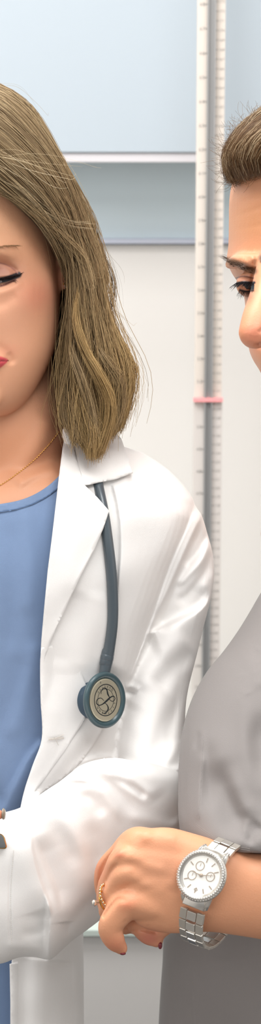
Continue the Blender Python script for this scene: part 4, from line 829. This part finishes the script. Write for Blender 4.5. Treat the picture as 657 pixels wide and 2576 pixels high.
TS = [([(540, 1900), (562, 1975), (590, 2045), (630, 2110)], -28, 30, 42, (.35, .3)), ([(575, 1920), (600, 2000), (640, 2075)], 18, 26, 18, (.4, .3)), ([(505, 1835), (497, 1862), (490, 1890)], -6, 7, 7, (.4, .4)), ([(512, 1830), (506, 1860), (500, 1890)], 4, 7, 7, (.4, .4)),
      ([(512, 1890), (506, 1960), (502, 2070)], 6, 5, 14), ([(528, 1850), (526, 1950), (530, 2050)], -9, 16, 12, (.3, .3)), ([(470, 1800), (462, 1950), (462, 2070)], -7, 8, 14), ([(664, 1780), (650, 1870), (668, 1990)], -20, 28, 36, (.4, .4)), ([(618, 1750), (625, 1900), (650, 2030)], 14, 30, 22, (.4, .4)),
      ([(620, 2060), (618, 2090), (626, 2112)], 7, 5, 7), ([(660, 2075), (640, 2095), (620, 2120)], -14, 14, 20), ([(600, 1630), (640, 1680), (657, 1740)], 4, 20, 20), ([(480, 2420), (486, 2500), (480, 2600)], 5, 10, 16), ([(560, 2400), (570, 2600)], -6, 26, 30, (.1, 0)), ([(415, 2400), (430, 2600)], 4, 10, 20, (.1, 0))]
def cut2(me, curve, dy):
    """drop everything of the sleeve below a hem line by sliding it up onto that line"""
    V = getv(me); P = WI(V); xs = [p[0] for p in curve]; ys = [p[1] for p in curve]
    m = (P[:, 2] < -320) & (P[:, 1] > 2000); h = np.interp(P[:, 0], xs, ys); over = m & (P[:, 1] > h); P[over, 2] += np.minimum((P[over, 1]-h[over])*1.2, 60)*.0; P[over, 1] = h[over]+(P[over, 1]-h[over])*.05; setv(me, W(P))
cut2(meT, [(440, 2108), (495, 2112), (520, 2118), (535, 2122), (555, 2134), (600, 2143), (640, 2149), (700, 2152), (900, 2160)], 0)
for x, y in rr.uniform((600, 1600), (680, 1760), (26, 2)): TS.append(([(x, y), (x+rr.uniform(-16, 16), y+rr.uniform(-18, 18)), (x+rr.uniform(-22, 22), y+rr.uniform(-22, 22))], 1.6, 3, 3))
sculpt(meT, TS, warp=lambda P, fr: (P.__setitem__((slice(None), 2), P[:, 2]-fr*(2*np.sin(P[:, 0]*.03+P[:, 1]*.012)+1.6*np.sin(P[:, 1]*.03-P[:, 0]*.02))), P)[1]); relax(meT, 1)
scr = link('scrub_top', meT, M_scrub, pB); ST = Surf(meT)
zT = lambda x, y, d=0: (ST.z(x, y) or -600)-d
hp = cr([(494, 2072, 0), (515, 2088, 0), (530, 2099, 0), (545, 2114, 0), (560, 2122, 0), (600, 2130, 0), (632, 2136, 0)], 60)[:, :2]
sq = []
for k in range(58):
    for off in (0, 5):
        x, y = hp[k]; z = zT(x, y+off, .3); x2, y2 = hp[k+1]; sq.append([(x, y+off, z), ((x+x2)/2, (y+y2)/2+off, z-.8), (x2*.75+x*.25, y2*.75+y*.25+off, z)])
mth = mat('thread_grey', (190, 186, 182), .9, attr=True)
strands('hem_stitching', np.array(sq), np.full((len(sq), 3), .5), np.tile(lin((172, 164, 158)), (len(sq), 1)), mth, scr)
sq = []
for k in range(60): t = k/60; x = 512-t*12; y = 1850+t*215; z = zT(x, y, .6); sq.append([(x, y-1.2, z), (x, y, z-.6), (x, y+1.2, z)])
strands('seam_stitching', np.array(sq), np.full((len(sq), 3), .35), np.tile(lin((188, 184, 182)), (len(sq), 1)), mth, scr)
lg = MB(); vp, fp_ = rows([(2650, 590, 1170, -170, 230), (2850, 580, 1180, -175, 240), (3080, 640, 1140, -140, 200)], 12, 40, .85); lg.add(W(vp), fp_); legs_world(lg, wB[0]+.055, wB[1]+.03, W([(0, 2800, 0)])[0][2]-.07, .075); lg.build('trousers', M_trouser, pB, 'w'); shoes(pB, wB[0]+.055, wB[1]+.03)
# ================================================================== WATCH
M_st2 = mat('brushed_steel', (214, 209, 200), .34, .8, bump=.02, bscale=3000)
M_dial = mat('watch_dial', (246, 244, 238), .35); M_mk = mat('dial_marks', (170, 150, 128), .35, .5)
Cw = np.array([510, 2204, -770.]); nw = np.array([-.36, -.16, -.92]); nw /= np.linalg.norm(nw); vw = np.array([-.36, .93, 0]); vw -= nw*(vw@nw); vw /= np.linalg.norm(vw); uw = np.cross(nw, vw); uw = uw if uw[0] > 0 else -uw
tfw = frame_tf(Cw, uw, vw, nw)
wt = thing('wristwatch', 'silver wristwatch with a crystal bezel and white dial on the left wrist', 'watch', W([Cw])[0])
GLS = mat('watch_glass', (255, 255, 255), .03); GLS.node_tree.nodes['Principled BSDF'].inputs['Alpha'].default_value = .07
case = MB().add(*lathe(tfw, [(.1, -22), (48, -22), (58, -16), (62, -8), (62, 2), (.1, 2)], 72)).build('case', M_silver, wt)
bz = MB().add(*lathe(tfw, [(.1, 2), (66, 2), (68, 5), (67.5, 9), (64, 13), (57, 14.5), (53, 12), (50.5, 8), (.1, 8)], 96)).build('bezel', M_silver, wt)
bc = MB()
for k in range(56):
    a = 2*math.pi*k/56; v, f = ball((0, 0, 0), 1, 5, 6); bc.add(tfw(v*3+np.array([60.3*math.cos(a), 60.3*math.sin(a), 13.6])), f)
    a += math.pi/56; v, f = ball((0, 0, 0), 1, 5, 6); bc.add(tfw(v*1.5+np.array([65.3*math.cos(a), 65.3*math.sin(a), 11.5])), f)
tag(bc.build('crystals', mat('crystal', (252, 250, 246), .08, .75), bz, smooth=False), kind='stuff')
dl = MB().add(*lathe(tfw, [(.1, 7), (50.4, 7), (50.4, 8.6), (.1, 8.6)], 72)).build('dial', M_dial, wt, smooth=False)
A = math.radians(20)  # twelve o'clock points up-right along the strap
def polar(h, r): a = math.radians(h*30)-math.pi/2; return np.array([math.cos(a)*r, math.sin(a)*r])
for h, nm in ((11.3, 'subdial'), (8.7, 'subdial'), (2.9, 'subdial')):
    m = MB(); c = polar(h-.3, 25); t2 = lambda P, c=c: tfw(np.asarray(P)+np.array([c[0], c[1], 0]))
    ringflat(m, t2, 10.5, 12.2, 8.4, 9.8, 32); 
    v, f = lbox(t2, -.5, .5, -7, 1, 8.6, 9.6); m.add(v, f); m.build(nm, M_mk, dl, smooth=False)
mk = MB()
for h in range(12):
    if h in (3, 9, 11): continue
    p0 = polar(h, 35); p1 = polar(h, 47); d = (p1-p0)/np.linalg.norm(p1-p0); n_ = np.array([-d[1], d[0]])*1.2
    q = [p0+n_, p1+n_, p1-n_, p0-n_]; mk.add(tfw([(*a, 8.5) for a in q]+[(*a, 9.8) for a in q]), [(0, 1, 2, 3), (7, 6, 5, 4), (0, 1, 5, 4), (1, 2, 6, 5), (2, 3, 7, 6), (3, 0, 4, 7)])
c = polar(6, 38); ringflat(mk, lambda P: tfw(np.asarray(P)+np.array([c[0], c[1], 0])), 4, 5.6, 8.4, 9.8, 4)
mk.build('hour_marks', M_mk, dl, smooth=False)
for h, L, ww in ((9.1, 26, 1.8), (2.4, 38, 1.4)):
    p1 = polar(h, L); d = p1/L; n_ = np.array([-d[1], d[0]])*ww; p0 = -d*6; q = [p0+n_, p1+n_*.3, p1-n_*.3, p0-n_]
    MB().add(tfw([(*a, 10.4) for a in q]+[(*a, 11.4) for a in q]), [(0, 1, 2, 3), (7, 6, 5, 4), (0, 1, 5, 4), (1, 2, 6, 5), (2, 3, 7, 6), (3, 0, 4, 7)]).build('hand', M_mk, dl, smooth=False)
MB().add(*lathe(tfw, [(.1, 10), (5, 10), (4, 12), (.1, 12)], 20)).build('hand_cap', M_mk, dl)
MB().add(*lathe(tfw, [(.1, 12.6), (52, 12.2), (52, 13.2), (.1, 13.8)], 48)).build('crystal_glass', GLS, wt)
for dx, nm in ((0, 'crown'), (-22, 'pusher'), (22, 'pusher')):
    v, f = lathe(lambda P: np.asarray(P, float), [(.1, 0), (5 if dx == 0 else 3.5, 0), (5 if dx == 0 else 3.5, 8), (.1, 8)], 16)
    v = np.stack([-(60+v[:, 2]), v[:, 0]+dx, v[:, 1]-4], 1); MB().add(tfw(v), f).build(nm, M_silver, wt)
# bracelet: links round the wrist
cy = 24; ra, rb = 138, 112; lk = MB(); lc = MB(); NL = 26; cz0 = -122
el = lambda a: np.array([0, cy+ra*math.sin(a), cz0+rb*math.cos(a)])
for k in range(NL):
    a = -math.pi+2*math.pi*(k+.5)/NL
    if abs(a) < .52 and not .40 < a: continue
    p = el(a); q0 = el(a-math.pi/NL*.92); q1 = el(a+math.pi/NL*.92); d = q1-q0; Ln = np.linalg.norm(d)/2; d /= 2*Ln; nrm = np.cross(np.array([1, 0, 0]), d); nrm = nrm if nrm@(p-np.array([0, cy, cz0])) > 0 else -nrm
    wd = 36-4*min(1, abs(a)/1.6)
    def lb(x0, x1, L, t0, t1):
        v = []
        for x in (x0, x1):
            for y in (-L, L):
                for z in (t0, t1): v.append(np.array([x, 0, 0])+p+d*y+nrm*z)
        return tfw(v), [(0, 1, 3, 2), (4, 6, 7, 5), (0, 4, 5, 1), (2, 3, 7, 6), (0, 2, 6, 4), (1, 5, 7, 3)]
    lk.add(*lb(-wd, -wd*.42, Ln, -5, 4)); lk.add(*lb(wd*.42, wd, Ln, -5, 4)); lc.add(*lb(-wd*.39, wd*.39, Ln*.86, -5, 5.5))
br = lk.build('bracelet', M_st2, wt, smooth=False, bevel=.0004); lc.build('centre_links', M_silver, br, smooth=False, bevel=.0004)
lug = MB()
for sgn in (-1, 1):
    for sx in (-1, 1):
        lug.add(*tube([tfw([(sx*36, sgn*46, -8)])[0], tfw([(sx*35, sgn*62, -12)])[0], tfw([(sx*33, sgn*74, -22)])[0]], [9, 8, 5], None, 10, 14))
    lug.add(*lbox(tfw, -30, 30, min(sgn*50, sgn*74), max(sgn*50, sgn*82), -30, -10))
lug.build('lug', M_silver, wt, bevel=.0005)
# ================================================================== RINGS
rc = np.array([270, 2254, -690.]); 
def fring(nm, lab, R, axis, mt, beads, shift):
    ax = np.array(axis, float); ax /= np.linalg.norm(ax); u = np.cross(ax, [0, 0, 1.]); u /= np.linalg.norm(u); v = np.cross(ax, u); c = rc+np.array(shift, float)
    t = thing(nm, lab, 'ring', W([c])[0], None); a = np.linspace(0, 2*math.pi, 49); P = [c+R*(u*math.cos(q)+v*math.sin(q)) for q in a]
    MB().add(*tube(P, 2.6, None, 60, 10, False)).build('band', mt, t); return t, c, u, v, ax
fa = (-.79, .27, .55)
t, c, u, v, ax = fring('ring', 'gold ring set with a row of small beads on the ring finger', 28, fa, M_gold, True, (0, 0, 0))
for k in range(22):
    a = -math.pi+2*math.pi*k/22; q = c+30*(u*math.cos(a)+v*math.sin(a)); MB().add(*ball(q, 3.6, 6, 10)).build('bead', mat('pale_gold', (240, 216, 178), .2, 1) if k == 0 else bpy.data.materials['pale_gold'], t)
t2_, c, u, v, ax = fring('ring', 'ring with a raised round clear stone standing out left of the beaded ring', 27, fa, M_gold, False, (-3, 13, 2))
hd = frame_tf((241, 2271, -702), (.15, 1, .1), (0, -.1, 1), (-1, .15, -.2))
MB().add(*lathe(hd, [(.1, -14), (3, -14), (3, -6), (7, 0), (9, 4), (8, 6), (.1, 6)], 24)).build('setting', M_silver, t2_)
MB().add(*lathe(hd, [(.1, -2), (8, 4.5), (8, 6), (5, 9), (.1, 9)], 12)).build('stone', gm, t2_, smooth=False)
